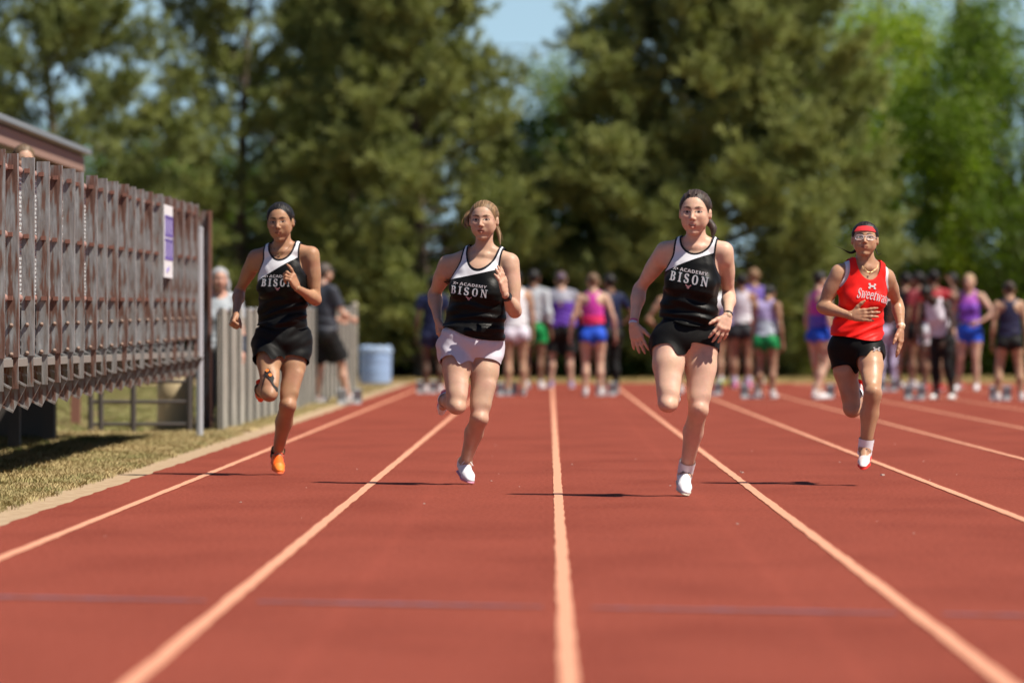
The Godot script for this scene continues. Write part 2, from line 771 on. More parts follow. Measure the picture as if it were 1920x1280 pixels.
const GLYPH := {
	"B": ["######.", "#######", ".##..##", ".##..##", ".#####.", ".##..##", ".##..##", "#######", "######."],
	"I": ["#######", "#######", "..###..", "..###..", "..###..", "..###..", "..###..", "#######", "#######"],
	"S": [".#####.", "#######", "##...##", "###....", ".#####.", "....###", "##...##", "#######", ".#####."],
	"O": [".#####.", "#######", "##...##", "##...##", "##...##", "##...##", "##...##", "#######", ".#####."],
	"N": ["###.###", "###.###", ".##..#.", ".###.#.", ".#####.", ".#.###.", ".#..##.", "###.###", "###.###"],
	"a": [".##.", "#..#", "####", "#..#", "#..#"],
	"c": [".###", "#...", "#...", "#...", ".###"],
	"d": ["###.", "#..#", "#..#", "#..#", "###."],
	"e": ["####", "#...", "###.", "#...", "####"],
	"m": ["#..#", "####", "####", "#..#", "#..#"],
	"y": ["#..#", "#..#", ".##.", ".#..", ".#.."],
	"x": ["#..#", ".##.", ".##.", "#..#", "#..#"],
	"*": ["....", ".##.", "####", ".##.", "...."],
}

func banner(word: String, gap: int) -> Array:
	var rows := []
	for g in word:
		var b: Array = GLYPH.get(g, [])
		for r in (b.size() if b else rows.size()):
			if rows.size() <= r:
				rows.append("")
			rows[r] += (b[r] if b else "..") + ".".repeat(gap)
	return rows

func shoe(parent: Node3D, base: Vector3, A: Vector3, T: Vector3, K: Vector3, side: Vector3, o: Dictionary, cell: float) -> void:
	var v := T - A
	var sc := v.length() / 0.199
	var z := v.normalized()
	side = (side - z * side.dot(z)).normalized()
	z = z.rotated(side, -0.306)       # the sole's own direction
	var up := z.cross(side).normalized()
	if up.dot(A - T) < 0.0 and up.dot(K - A) < 0.0:
		up = -up
	var fr := Transform3D(Basis(up.cross(z), up, z).scaled_local(Vector3.ONE * sc), Vector3.ZERO)
	fr.origin = A - fr.basis * Vector3(0, 0.075, 0.055)
	var g := Grid.new(Vector3(-0.07, -0.02, -0.03), Vector3(0.07, 0.16, 0.29), cell, 0.005, 0.008)
	g.bone(Vector3(0, 0.044, 0.036), Vector3(0, 0.046, 0.09), 0.031, 0.033)
	g.bone(Vector3(0, 0.04, 0.09), Vector3(0.002, 0.033, 0.17), 0.034, 0.036, Vector3.UP, 1.1)
	g.bone(Vector3(0.002, 0.031, 0.17), Vector3(0.006, 0.024, 0.222), 0.037, 0.025, Vector3.UP, 1.35)
	g.bone(Vector3(0, 0.055, 0.05), Vector3(0, 0.10, 0.045), 0.034, 0.036)
	g.bone(Vector3(0, 0.075, 0.075), Vector3(0, 0.045, 0.15), 0.026, 0.024)
	var s := g.nets()
	var f := PackedFloat32Array()
	for p in s.V:
		f.append(minf(p.y - 0.010, 0.088 + 0.10 * maxf(0.0, p.z - 0.05) - p.y))
	s = s.clip(f)
	var up_c: Color = o.upper
	var cap: Color = o.get("toe", up_c)
	for p in s.V:
		var c := up_c
		if p.y < 0.03:
			c = o.get("band", cap)
		elif p.z > 0.19:
			c = cap
		s.C.append(c)
	var m := put(s.moved(fr), "shoe", vmat("shoe_upper", 0.55, 0.4), parent, base)
	var gs := Grid.new(Vector3(-0.07, -0.03, -0.03), Vector3(0.07, 0.06, 0.29), cell, 0.003, 0.005)
	gs.bone(Vector3(0, 0.010, 0.036), Vector3(0, 0.010, 0.1), 0.036, 0.034, Vector3.UP, 3.6)
	gs.bone(Vector3(0, 0.010, 0.1), Vector3(0.002, 0.010, 0.17), 0.034, 0.041, Vector3.UP, 3.6)
	gs.bone(Vector3(0.002, 0.010, 0.17), Vector3(0.006, 0.014, 0.228), 0.041, 0.025, Vector3.UP, 3.0)
	var so := gs.nets()
	so.tint(o.sole)
	put(so.moved(fr), "sole", vmat("shoe_sole", 0.6, 0.4), m, base)
	if o.has("lace"):
		var ls := Surf.new()
		for i in 4:
			var zz := 0.105 + i * 0.018
			var yy := 0.083 - i * 0.0085
			tube_surf(ls, [Vector3(-0.022, yy - 0.010, zz), Vector3(0, yy + 0.003, zz + 0.004), Vector3(0.022, yy - 0.010, zz + 0.009)], [0.0028, 0.0028, 0.0028], 5)
		for sx in [-1.0, 1.0]:
			tube_surf(ls, [Vector3(0, 0.088, 0.10), Vector3(0.02 * sx, 0.095, 0.108), Vector3(0.034 * sx, 0.08, 0.118)], [0.0026, 0.0026, 0.002], 5)
		fix_winding(ls)
		ls.tint(o.lace)
		put(ls.moved(fr), "laces", vmat("shoe_sole"), m, base)
	if o.has("sock"):
		var len_: float = o.get("sock_len", 0.06)
		var dir := (K - A).normalized()
		var a0 := A - dir * 0.035
		var ss := Surf.new()
		var pts := []
		var rad := []
		for i in 9:
			var u := i / 8.0
			pts.append(a0 + dir * (0.035 + len_) * u)
			rad.append((0.0395 + 0.004 * u + (0.0015 if i % 2 else 0.0)) * o.get("sock_w", 1.0))
		tube_surf(ss, pts, rad, 16, false)
		fix_winding(ss)
		ss.tint(o.sock)
		put(ss, "sock", fabric("sock_knit", 0.9), parent, base)

func person(sp: Dictionary) -> Node3D:
	var J: Dictionary = sp.j
	var cell: float = sp.get("cell", 0.0085)
	var fine: bool = cell < 0.01
	var N := at_(J, "N")
	var P := (at_(J, "H0") + at_(J, "H1")) * 0.5
	var up := (N - P).normalized()
	var right := at_(J, "S1") - at_(J, "S0")
	right = (right - up * right.dot(up)).normalized()
	var fwd := right.cross(up)
	var hright := at_(J, "H1") - at_(J, "H0")
	hright = (hright - up * hright.dot(up)).normalized()
	var hfwd := hright.cross(up)
	var B := Basis(right, up, fwd)
	var HB := Basis(hright, up, hfwd)
	var s: float = (N - P).length() / 0.49
	var g1: float = sp.get("girth", 1.0)
	var th: float = sp.get("thigh", 1.0)
	var ar: float = sp.get("arm", 1.0)
	var man: bool = sp.get("man", false)
	var base := Vector3(P.x, sp.get("ground", 0.0), P.z)
	var root := thing(sp.name, sp.label, "person", base, sp.get("group", ""))
	var skin: Color = sp.skin
	# --- head frame
	var hh: float = sp.get("head_h", 0.222)
	var yaw: float = sp.get("yaw", 0.0)
	var hb := Basis(Vector3.UP, sp.get("face", 0.0) + yaw) * Basis(Vector3.RIGHT, sp.get("pitch", 0.0)) * Basis(Vector3.BACK, sp.get("roll", 0.0))
	var Hd := at_(J, "Hd")
	var ht := Transform3D(hb.scaled_local(Vector3(sp.get("head_w", 1.0), 1.0, 1.0) * hh), Hd)
	var lo := N
	var hi := N
	for k in J:
		lo = lo.min(J[k])
		hi = hi.max(J[k])
	var G := Grid.new(lo - Vector3.ONE * 0.14, hi + Vector3.ONE * 0.14, cell, 0.008 if fine else 0.011)
	# --- torso
	var w := g1 * s
	G.ball(N - up * 0.165 * s, B, Vector3(0.138 * w, 0.165 * s, (0.108 if man else 0.098) * w))
	G.bone(N - up * 0.26 * s, P + up * 0.10 * s, 0.112 * w, 0.118 * w * (1.05 if man else 1.0), fwd, 1.38)
	G.ball(P + up * 0.015 * s, HB, Vector3(0.152 * w, 0.125 * s, 0.112 * w))
	for i in 2:
		var sg := -1.0 if i == 0 else 1.0
		var S := at_(J, "S%d" % i)
		var E := at_(J, "E%d" % i)
		var Hp := at_(J, "H%d" % i)
		G.ball(Hp - hfwd * 0.05 * s - up * 0.03 * s, HB, Vector3(0.08, 0.09, 0.075) * w)
		if not man:
			G.ball(N - up * 0.20 * s + right * 0.062 * sg * w + fwd * 0.062 * w, B, Vector3(0.062, 0.06, 0.052) * w)
		G.bone(N + up * 0.035, S + up * 0.008, 0.034, 0.034 * ar)
		G.bone(N - up * 0.03 * s + right * 0.03 * sg, S - up * 0.01, 0.045, 0.042 * ar)
		G.bone(N - up * 0.08 * s - fwd * 0.03 + right * 0.06 * sg, S - up * 0.05, 0.055, 0.04 * ar)
		G.bone(S, S.lerp(E, 0.35), 0.045 * ar, 0.041 * ar)
		if fine:
			G.bone(N - up * 0.012 + right * 0.014 * sg + fwd * 0.050, S + up * 0.022 - right * 0.035 * sg + fwd * 0.026, 0.013, 0.012)
			G.bone(N + up * 0.0 + right * 0.014 * sg + fwd * 0.044, Hd + hb * Vector3(0.16 * sg, -0.30, -0.14) * hh, 0.012, 0.011)
			G.bone(S.lerp(E, 0.12) + fwd * 0.012, S.lerp(E, 0.40) - fwd * 0.006, 0.040 * ar, 0.036 * ar)
	var nk := Hd + hb * Vector3(0, -0.22, -0.11) * hh
	G.bone(N - up * 0.03 - fwd * 0.01, nk, 0.050 * sp.get("neck", 1.0), 0.045 * sp.get("neck", 1.0))
	var acc_top := G.a.duplicate()
	for i in 2:
		var Hp := at_(J, "H%d" % i)
		var Kn := at_(J, "K%d" % i)
		G.bone(Hp, Hp.lerp(Kn, 0.38), 0.089 * th, 0.081 * th)
		G.bone(Hp.lerp(Kn, 0.38), Hp.lerp(Kn, 0.82), 0.081 * th, 0.056 * th)
		G.bone(Hp.lerp(Kn, 0.82), Kn, 0.054 * th, 0.043)
	var acc_low := G.a.duplicate()
	for i in 2:
		var S := at_(J, "S%d" % i)
		var E := at_(J, "E%d" % i)
		var W := at_(J, "W%d" % i)
		var Hp := at_(J, "H%d" % i)
		var Kn := at_(J, "K%d" % i)
		var A := at_(J, "A%d" % i)
		var T := at_(J, "T%d" % i)
		G.bone(S, S.lerp(E, 0.5), 0.042 * ar, 0.039 * ar)
		G.bone(S.lerp(E, 0.5), E, 0.039 * ar, 0.030 * ar)
		if fine:
			var ad := (E - S).normalized()
			var fd := (W - E).normalized()
			var bic := (fd - ad * fd.dot(ad)).normalized()
			G.bone(S.lerp(E, 0.38) + bic * 0.016, S.lerp(E, 0.68) + bic * 0.014, 0.029 * ar, 0.027 * ar)
			G.bone(S.lerp(E, 0.30) - bic * 0.014, S.lerp(E, 0.66) - bic * 0.012, 0.028 * ar, 0.025 * ar)
			G.bone(E + fd * 0.02 + ad * 0.01, E + fd * 0.085, 0.030 * ar, 0.028 * ar)
		G.bone(E, E.lerp(W, 0.28), 0.031 * ar, 0.0345 * ar)
		G.bone(E.lerp(W, 0.28), W, 0.0345 * ar, 0.0215)
		var kf := (Kn - (Hp + A) * 0.5)
		kf = kf.normalized() if kf.length() > 0.03 else fwd
		G.bone(Kn + kf * 0.022 - (A - Kn).normalized() * 0.012, Kn + kf * 0.020 + (A - Kn).normalized() * 0.014, 0.030, 0.027)
		G.bone(Kn + kf * 0.022 + (A - Kn).normalized() * 0.045, Kn + kf * 0.016 + (A - Kn).normalized() * 0.10, 0.021, 0.020)
		G.bone(Kn + right * 0.016, Kn - right * 0.016, 0.034, 0.034)
		var tx := (Hp - Kn).normalized()
		var inn := right * (1.0 if i == 0 else -1.0)
		var kq := (kf - tx * kf.dot(tx)).normalized()
		G.bone(Kn + tx * 0.055 + inn * 0.026 + kq * 0.018, Kn + tx * 0.13 + inn * 0.03 + kq * 0.012, 0.030 * th, 0.036 * th)
		G.bone(Kn + tx * 0.085 - inn * 0.024 + kq * 0.02, Kn + tx * 0.2 - inn * 0.03 + kq * 0.018, 0.028 * th, 0.042 * th)
		var sh := (A - Kn)
		var bk := -(kf - sh.normalized() * kf.dot(sh.normalized())).normalized()
		var cf: float = sp.get("calf", 1.14)
		G.bone(Kn, A, 0.040, 0.0285)
		G.bone(Kn - bk * 0.012 + sh * 0.1, A - bk * 0.006, 0.029, 0.023)
		G.bone(Kn + sh * 0.14 + bk * 0.012, Kn + sh * 0.38 + bk * 0.019, 0.040 * cf, 0.044 * cf)
		G.bone(Kn + sh * 0.38 + bk * 0.019, Kn + sh * 0.78, 0.044 * cf, 0.029)
		G.bone(A, A.lerp(T, 0.45), 0.030, 0.026)
		G.bone(A + right * 0.010, A - right * 0.010, 0.027, 0.027)
	var body := G.nets()
	# --- arms of sleeves
	var acc_all := G.a
	for p in body.V:
		var c := skin * (1.0 + 0.13 * mottle.get_noise_3dv(p * 42.0) + 0.08 * mottle.get_noise_3dv(p * 170.0) + 0.05 * mottle.get_noise_3dv(p * 600.0))
		c.g *= 1.0 - 0.07 * mottle.get_noise_3dv(p * 90.0 + Vector3.ONE * 9.0)
		for k in ["K0", "K1", "E0", "E1"]:
			var dd: float = p.distance_to(J[k])
			if dd < 0.08:
				c = c.lerp(Color(skin.r * 0.98, skin.g * 0.84, skin.b * 0.82), 0.45 * (1.0 - dd / 0.08))
		c.a = 1.0
		body.C.append(c)
	var hands: Array = sp.get("hands", [{}, {}])
	for i in 2:
		var hc: Dictionary = hands[i]
		if hc.get("none", false):
			continue
		var W := at_(J, "W%d" % i)
		var fore := (W - at_(J, "E%d" % i)).normalized()
		var d: Vector3 = hc.get("d", fore)
		var n: Vector3 = hc.get("n", right * (1.0 if i == 0 else -1.0))
		var hs := hand_surf(W, fore, d, n, i == 0, hc.get("curl", [0.25, 0.3, 0.35, 0.4]), sp.get("hand", 0.90), 0.0037 if fine else 0.0075, hc.get("spread", 0.08), hc.get("thumb", 0.3))
		for p in hs.V:
			var c := skin * (1.0 + 0.06 * mottle.get_noise_3dv(p * 300.0))
			c = c.lerp(Color(skin.r, skin.g * 0.8, skin.b * 0.78), 0.3)
			c.a = 1.0
			hs.C.append(c)
		body.add(hs)
	var hd := head_surf(sp, 100 if fine else 30, 120 if fine else 36)
	body.add((hd.skin as Surf).moved(ht))
	for k in ["skin", "skin_shiny"]:
		var sm := vmat(k, 0.5 if k == "skin" else 0.4, 0.4)
		sm.subsurf_scatter_enabled = true
		sm.subsurf_scatter_strength = 0.10
	put(body, "body", vmat("skin", sp.get("sheen", 0.5), 0.4) if not sp.has("sheen") else vmat("skin_shiny", sp.sheen, 0.5), root, base)
	# --- hair
	if not sp.get("no_hair", false):
		var hm := put((hd.hair as Surf).moved(ht), "hair", vmat("hair", 0.55, 0.4), root, base)
		for lock in sp.get("locks", []):
			var pts := []
			var ls := Surf.new()
			var rr := []
			var np: int = lock.p.size()
			for i in (np - 1) * 5 + 1:
				var k := mini(i / 5, np - 2)
				var u := i / 5.0 - k
				var c0: Vector3 = lock.p[maxi(k - 1, 0)]
				var c3: Vector3 = lock.p[mini(k + 2, np - 1)]
				pts.append(ht * (lock.p[k] as Vector3).cubic_interpolate(lock.p[k + 1], c0, c3, u))
				rr.append(lerpf(lock.r[k], lock.r[k + 1], u) * hh)
			tube_surf(ls, pts, rr, lock.get("sides", 10))
			fix_winding(ls)
			for p in ls.V:
				var c: Color = sp.hair * (1.0 + 0.6 * wrinkle.get_noise_3d(p.x * 700.0, p.y * 120.0, p.z * 700.0))
				c.a = 1.0
				ls.C.append(c)
			put(ls, lock.get("name", "lock"), vmat("hair"), hm, base)
		if fine:
			var fly := Surf.new()
			var r2 := RandomNumberGenerator.new()
			r2.seed = int(Hd.x * 1000.0) + 7
			for i in 34:
				var a := r2.randf_range(0.7, TAU - 0.7)
				var d0 := Vector3(sin(a), r2.randf_range(-0.3, 0.9), cos(a)).normalized()
				var p0 := d0 * Vector3(0.36, 0.42, 0.43) + Vector3(0, 0.11, -0.06)
				var out := (d0 * 0.5 + Vector3(r2.randf_range(-0.6, 0.6), r2.randf_range(-0.5, 0.5), -0.7)).normalized()
				var ln := r2.randf_range(0.06, 0.18)
				tube_surf(fly, [ht * p0, ht * (p0 + out * ln * 0.5), ht * (p0 + out * ln + Vector3(0, -0.05, -0.03))], [0.0006, 0.0005, 0.0003], 4, false)
			fix_winding(fly)
			fly.tint(sp.hair)
			var fm := put(fly, "stray_hairs", vmat("hair"), hm, base)
			fm.set_meta("kind", "stuff")
	# --- clothes
	var fr := Transform3D(B, N)
	var inv := fr.affine_inverse()
	if sp.has("under"):
		garment_top(sp, sp.under, G, acc_top, acc_all, J, fr, root, base, s, hfwd)
	if sp.has("top"):
		garment_top(sp, sp.top, G, acc_top, acc_all, J, fr, root, base, s, hfwd)
	if sp.has("bottom"):
		garment_bottom(sp, sp.bottom, G, acc_low, acc_all, J, fr, root, base, s, P, up)
	# --- shoes
	for i in 2:
		var so: Dictionary = sp.shoes[i] if sp.shoes is Array else sp.shoes
		var T := at_(J, "T%d" % i)
		shoe(root, base, at_(J, "A%d" % i), T, at_(J, "K%d" % i), sp.get("foot_side%d" % i, hright), so, 0.0055 if fine else 0.011)
	sp.head_frame = ht
	sp.base = base
	sp.frame = fr
	return root

func garment_top(sp: Dictionary, o: Dictionary, G: Grid, acc: PackedFloat32Array, acc_all: PackedFloat32Array, J: Dictionary, fr: Transform3D, root: Node3D, base: Vector3, s: float, _hf: Vector3) -> void:
	var inv := fr.affine_inverse()
	var up := fr.basis.y
	var kind: String = o.kind
	var keep := G.a
	var g := Grid.new(G.o, G.o, G.h, G.k)
	g.like(G, acc)
	var N := fr.origin
	var loose: float = o.get("loose", 1.0)
	var w: float = sp.get("girth", 1.0) * s
	# cloth hangs from the bust and the shoulder blades, not from the waist
	if not o.get("tight", false):
		g.bone(N - up * 0.22 * s, N - up * (o.hem - 0.03), 0.122 * w * loose, o.get("hem_w", 0.150) * w, fr.basis.z, 1.42)
	var sleeve: float = o.get("sleeve", 0.0)
	if sleeve > 0.0:
		for i in 2:
			var S := at_(J, "S%d" % i)
			var E := at_(J, "E%d" % i)
			var W := at_(J, "W%d" % i)
			var wide: float = o.get("sleeve_w", 0.054)
			g.bone(S, S.lerp(E, minf(sleeve + 0.15, 1.0)), 0.050, wide)
			if sleeve > 1.0:
				g.bone(E, W, wide, 0.036)
	var m := g.nets(o.get("off", 0.008))
	# folds
	var amp: float = o.get("fold", 0.006)
	var lean: float = o.get("lean", 0.15)
	for i in m.V.size():
		var l := inv * m.V[i]
		var low := smoothstep(-0.16, -0.42, l.y)
		var f := wrinkle.get_noise_3d(l.x * 42.0 + 17.0, (l.y - lean * l.x + 0.35 * l.x * l.x) * 210.0, l.z * 30.0)
		f = maxf(f, -0.25) + 0.25
		var f2 := wrinkle.get_noise_3d(l.x * 80.0, (l.y + l.x * 0.6) * 95.0 + 40.0, l.z * 60.0)
		m.V[i] += m.N[i] * (amp * (0.12 + 2.2 * low) * f + amp * 0.45 * maxf(f2, 0.0))
	m.normals()
	var hem: float = o.hem
	var nrx: float = o.get("neck_x", 0.08)
	var nry: float = o.get("neck_y", 0.10)
	var edge := PackedFloat32Array()
	var f := PackedFloat32Array()
	var fe := func(l: Vector3) -> float:
		var ry := nry if l.z > -0.01 else o.get("neck_back", 0.05)
		var e := (Vector2(l.x / nrx, (l.y - 0.05) / ry).length() - 1.0) * minf(nrx, ry)
		if l.y > 0.07:
			e = minf(e, absf(l.x) - nrx)
		e = minf(e, o.get("top_y", 0.082) - l.y)
		if kind == "singlet":
			var xa: float = o.get("strap", 0.116) + o.get("arm_out", 0.045) * pow(clampf((-l.y - 0.05) / 0.11, 0.0, 1.6), 1.6)
			if l.z < -0.02:
				xa -= o.get("racer", 0.03) * smoothstep(0.02, -0.06, l.y) * smoothstep(-0.2, -0.12, l.y)
			if l.y > -0.19:
				e = minf(e, xa - absf(l.x))
			else:
				e = minf(e, 0.185 * w - absf(l.x))
		return e
	for i in m.V.size():
		var l := inv * m.V[i]
		var e: float = fe.call(l)
		var q := minf(e, l.y + hem + o.get("hem_wave", 0.012) * sin(l.x * 16.0 + 0.7) + o.get("hem_tilt", 0.0) * l.x)
		if kind != "singlet":
			for k in 2:
				var al := along(m.V[i], at_(J, "S%d" % k), at_(J, "E%d" % k))
				var ln := at_(J, "S%d" % k).distance_to(at_(J, "E%d" % k))
				if sleeve <= 1.0 and al.y < 0.085 and al.x > 0.05:
					q = minf(q, sleeve * ln - al.x)
				if sleeve > 1.0:
					var fl := along(m.V[i], at_(J, "E%d" % k), at_(J, "W%d" % k))
					if fl.y < 0.07 and fl.x > 0.05:
						q = minf(q, at_(J, "E%d" % k).distance_to(at_(J, "W%d" % k)) - 0.01 - fl.x)
		f.append(q)
	m = m.clip(f)
	var main: Surf = m
	var trim: Surf = null
	var tw: float = o.get("trim_w", 0.0)
	if tw > 0.0:
		var t1 := PackedFloat32Array()
		var t2 := PackedFloat32Array()
		for p in m.V:
			var e: float = fe.call(inv * p) - tw
			t1.append(e)
			t2.append(-e)
		main = m.clip(t1)
		trim = m.clip(t2)
	var extra: Surf = null
	if o.has("panel"):
		# panel: y above a + b * x (and curved by c) is the second colour
		var pa: Array = o.panel
		var t1 := PackedFloat32Array()
		var t2 := PackedFloat32Array()
		for p in main.V:
			var l := inv * p
			var e: float = pa[0] + pa[1] * l.x + pa[2] * l.x * l.x - l.y
			if l.z < -0.03 and not o.get("panel_all", false):
				e = maxf(e, 0.02)
			t1.append(e)
			t2.append(-e)
		extra = main.clip(t2)
		main = main.clip(t1)
	main.tint(o.color)
	var mt := fabric(o.get("cloth", "jersey"), o.get("rough", 0.46), 0.28)
	var mi := put(main, o.get("part", "singlet" if kind == "singlet" else "shirt"), mt, root, base)
	if extra:
		extra.tint(o.panel_color)
		put(extra, "panel", mt, mi, base)
	if trim:
		trim.tint(o.get("trim", Color(0.012, 0.014, 0.016)))
		put(trim, "piping", mt, mi, base)
	if o.has("print"):
		var hm := height_map(m, fr)
		for pr in o.print:
			var ps: Surf
			if pr.has("text"):
				ps = text_print(pr, hm, fr)
			else:
				ps = print_rows(pr.rows, pr.get("ch", "#"), hm, fr, pr.x, pr.y, pr.px, pr.py, pr.lift, pr.get("bend", 0.0), pr.get("grow", 0.0))
			ps.tint(pr.color)
			put(ps, pr.get("name", "lettering"), vmat("print_ink", 0.6), mi, base)

func text_print(pr: Dictionary, hm: Dictionary, fr: Transform3D) -> Surf:
	var tm := TextMesh.new()
	var ft := SystemFont.new()
	ft.font_names = PackedStringArray([pr.get("font", "Droid Serif")])
	ft.font_weight = 700
	tm.font = ft
	tm.text = pr.text
	tm.font_size = 64
	tm.pixel_size = 0.001
	tm.depth = 0.0
	tm.curve_step = 1.0
	var arr := tm.surface_get_arrays(0)
	var V: PackedVector3Array = arr[Mesh.ARRAY_VERTEX]
	var I: PackedInt32Array = arr[Mesh.ARRAY_INDEX]
	var lo := V[0]
	var hi := V[0]
	for v in V:
		lo = lo.min(v)
		hi = hi.max(v)
	var s := Surf.new()
	var ring := [Vector2.ZERO]
	var fat: float = pr.get("grow", 0.0)
	if fat > 0.0:
		ring = []
		for k in 8:
			ring.append(Vector2.from_angle(TAU * k / 8.0) * fat)
	for r in ring:
		var b := s.V.size()
		for v in V:
			var u := (v.x - lo.x) / (hi.x - lo.x)
			var y := (v.y - lo.y) / (hi.y - lo.y)
			var x: float = pr.x + u * pr.w + y * pr.get("shear", 0.0) + r.x
			var yy: float = pr.y + y * pr.h * (1.0 - pr.get("shrink", 0.0) * u) + pr.get("rise", 0.0) * u - pr.get("arch", 0.0) * (u - 0.5) * (u - 0.5) + r.y
			s.V.append(fr * Vector3(x, yy, hm_at(hm, x, yy) + pr.lift + r.x * 0.02 + r.y * 0.03))
			s.N.append(fr.basis.z)
		for i in I:
			s.I.append(i + b)
	return fix_winding(s)

func garment_bottom(sp: Dictionary, o: Dictionary, G: Grid, acc: PackedFloat32Array, acc_all: PackedFloat32Array, J: Dictionary, fr: Transform3D, root: Node3D, base: Vector3, s: float, P: Vector3, up: Vector3) -> void:
	var g := Grid.new(G.o, G.o, G.h, G.k)
	var tights: bool = o.len > 1.0
	g.like(G, acc_all if tights else acc)
	var th: float = sp.get("thigh", 1.0)
	var flare: float = o.get("flare", 0.0)
	if flare > 0.0:
		for i in 2:
			var Hp := at_(J, "H%d" % i)
			var Kn := at_(J, "K%d" % i)
			g.bone(Hp, Hp.lerp(Kn, minf(o.len + 0.12, 1.0)), 0.092 * th, 0.080 * th + flare)
	var m := g.nets(o.get("off", 0.007))
	var amp: float = o.get("fold", 0.004)
	for i in m.V.size():
		var p := m.V[i] - P
		var f := wrinkle.get_noise_3d(p.x * 70.0 + p.y * 60.0, p.y * 130.0 - absf(p.x) * 90.0, p.z * 60.0)
		m.V[i] += m.N[i] * amp * (f + 0.35)
	m.normals()
	var f := PackedFloat32Array()
	for p in m.V:
		var y := (p - P).dot(up)
		var q: float = o.get("waist", 0.13) - y
		var best := 9.0
		var fl := 0.0
		for i in 2:
			var Hp := at_(J, "H%d" % i)
			var Kn := at_(J, "K%d" % i)
			var al := along(p, Hp, Kn)
			if al.y < best:
				best = al.y
				var ln := Hp.distance_to(Kn)
				var lim: float = o.get("len%d" % i, o.len)
				fl = lim * ln - al.x
				if tights:
					fl = lim * ln - al.x if al.x < ln else (lim - 1.0) * at_(J, "A%d" % i).distance_to(Kn) - along(p, Kn, at_(J, "A%d" % i)).x
		if y < 0.05:
			var lx := (p - P).dot(fr.basis.x)
			q = minf(q, fl + 0.06 * exp(-pow(lx / 0.035, 2.0)))
		# keep arms and hands out
		f.append(q)
	m = m.clip(f)
	m.tint(o.color)
	var mi := put(m, o.get("part", "shorts"), fabric(o.get("cloth", "shorts_cloth"), o.get("rough", 0.6), 0.28), root, base)
	if o.has("mark"):
		var mf := Transform3D(Basis.IDENTITY, P)
		var ps := print_rows(o.mark.rows, "#", height_map(m, mf), mf, o.mark.x, o.mark.y, o.mark.px, o.mark.py, 0.004)
		ps.tint(Color(0.7, 0.7, 0.7))
		put(ps, "emblem", vmat("print_ink", 0.6), mi, base)

# ---------------------------------------------------------------- the four runners
func joints(d: float, a: Dictionary) -> Dictionary:
	var j := {}
	for k in a:
		j[k] = pix(a[k][0], a[k][1], d, a[k][2])
	return j

func bison_print(x0: float, y0: float, w: float, h: float, bend := 0.0) -> Array:
	# (x0, y0): top left of the large word
	var slope := -bend * w
	return [
		{"text": "B I S O N", "x": x0, "y": y0 - h, "w": w, "h": h, "lift": 0.0024, "grow": 0.0013, "rise": slope, "color": Color(0.20, 0.38, 0.42), "name": "lettering_outline"},
		{"text": "B I S O N", "x": x0, "y": y0 - h, "w": w, "h": h, "lift": 0.0042, "rise": slope, "color": Color(0.72, 0.74, 0.76)},
		{"text": "X\u2022 ACADEMY", "font": "Droid Sans", "x": x0 + w * 0.03, "y": y0 + h * 0.16, "w": w * 0.93, "h": h * 0.36, "lift": 0.0036, "rise": slope, "color": Color(0.74, 0.75, 0.76), "name": "small_lettering"},
		{"rows": ["#.....#", "##...##", ".#####.", "..###..", "..#.#..", "..###..", "...#..."], "x": x0 + w * 0.43, "y": y0 - h * 1.12 - bend * w * 0.45, "px": w * 0.15 / 7.0, "py": h * 0.45 / 7.0, "lift": 0.003, "color": Color(0.42, 0.20, 0.22), "name": "emblem"},
	]

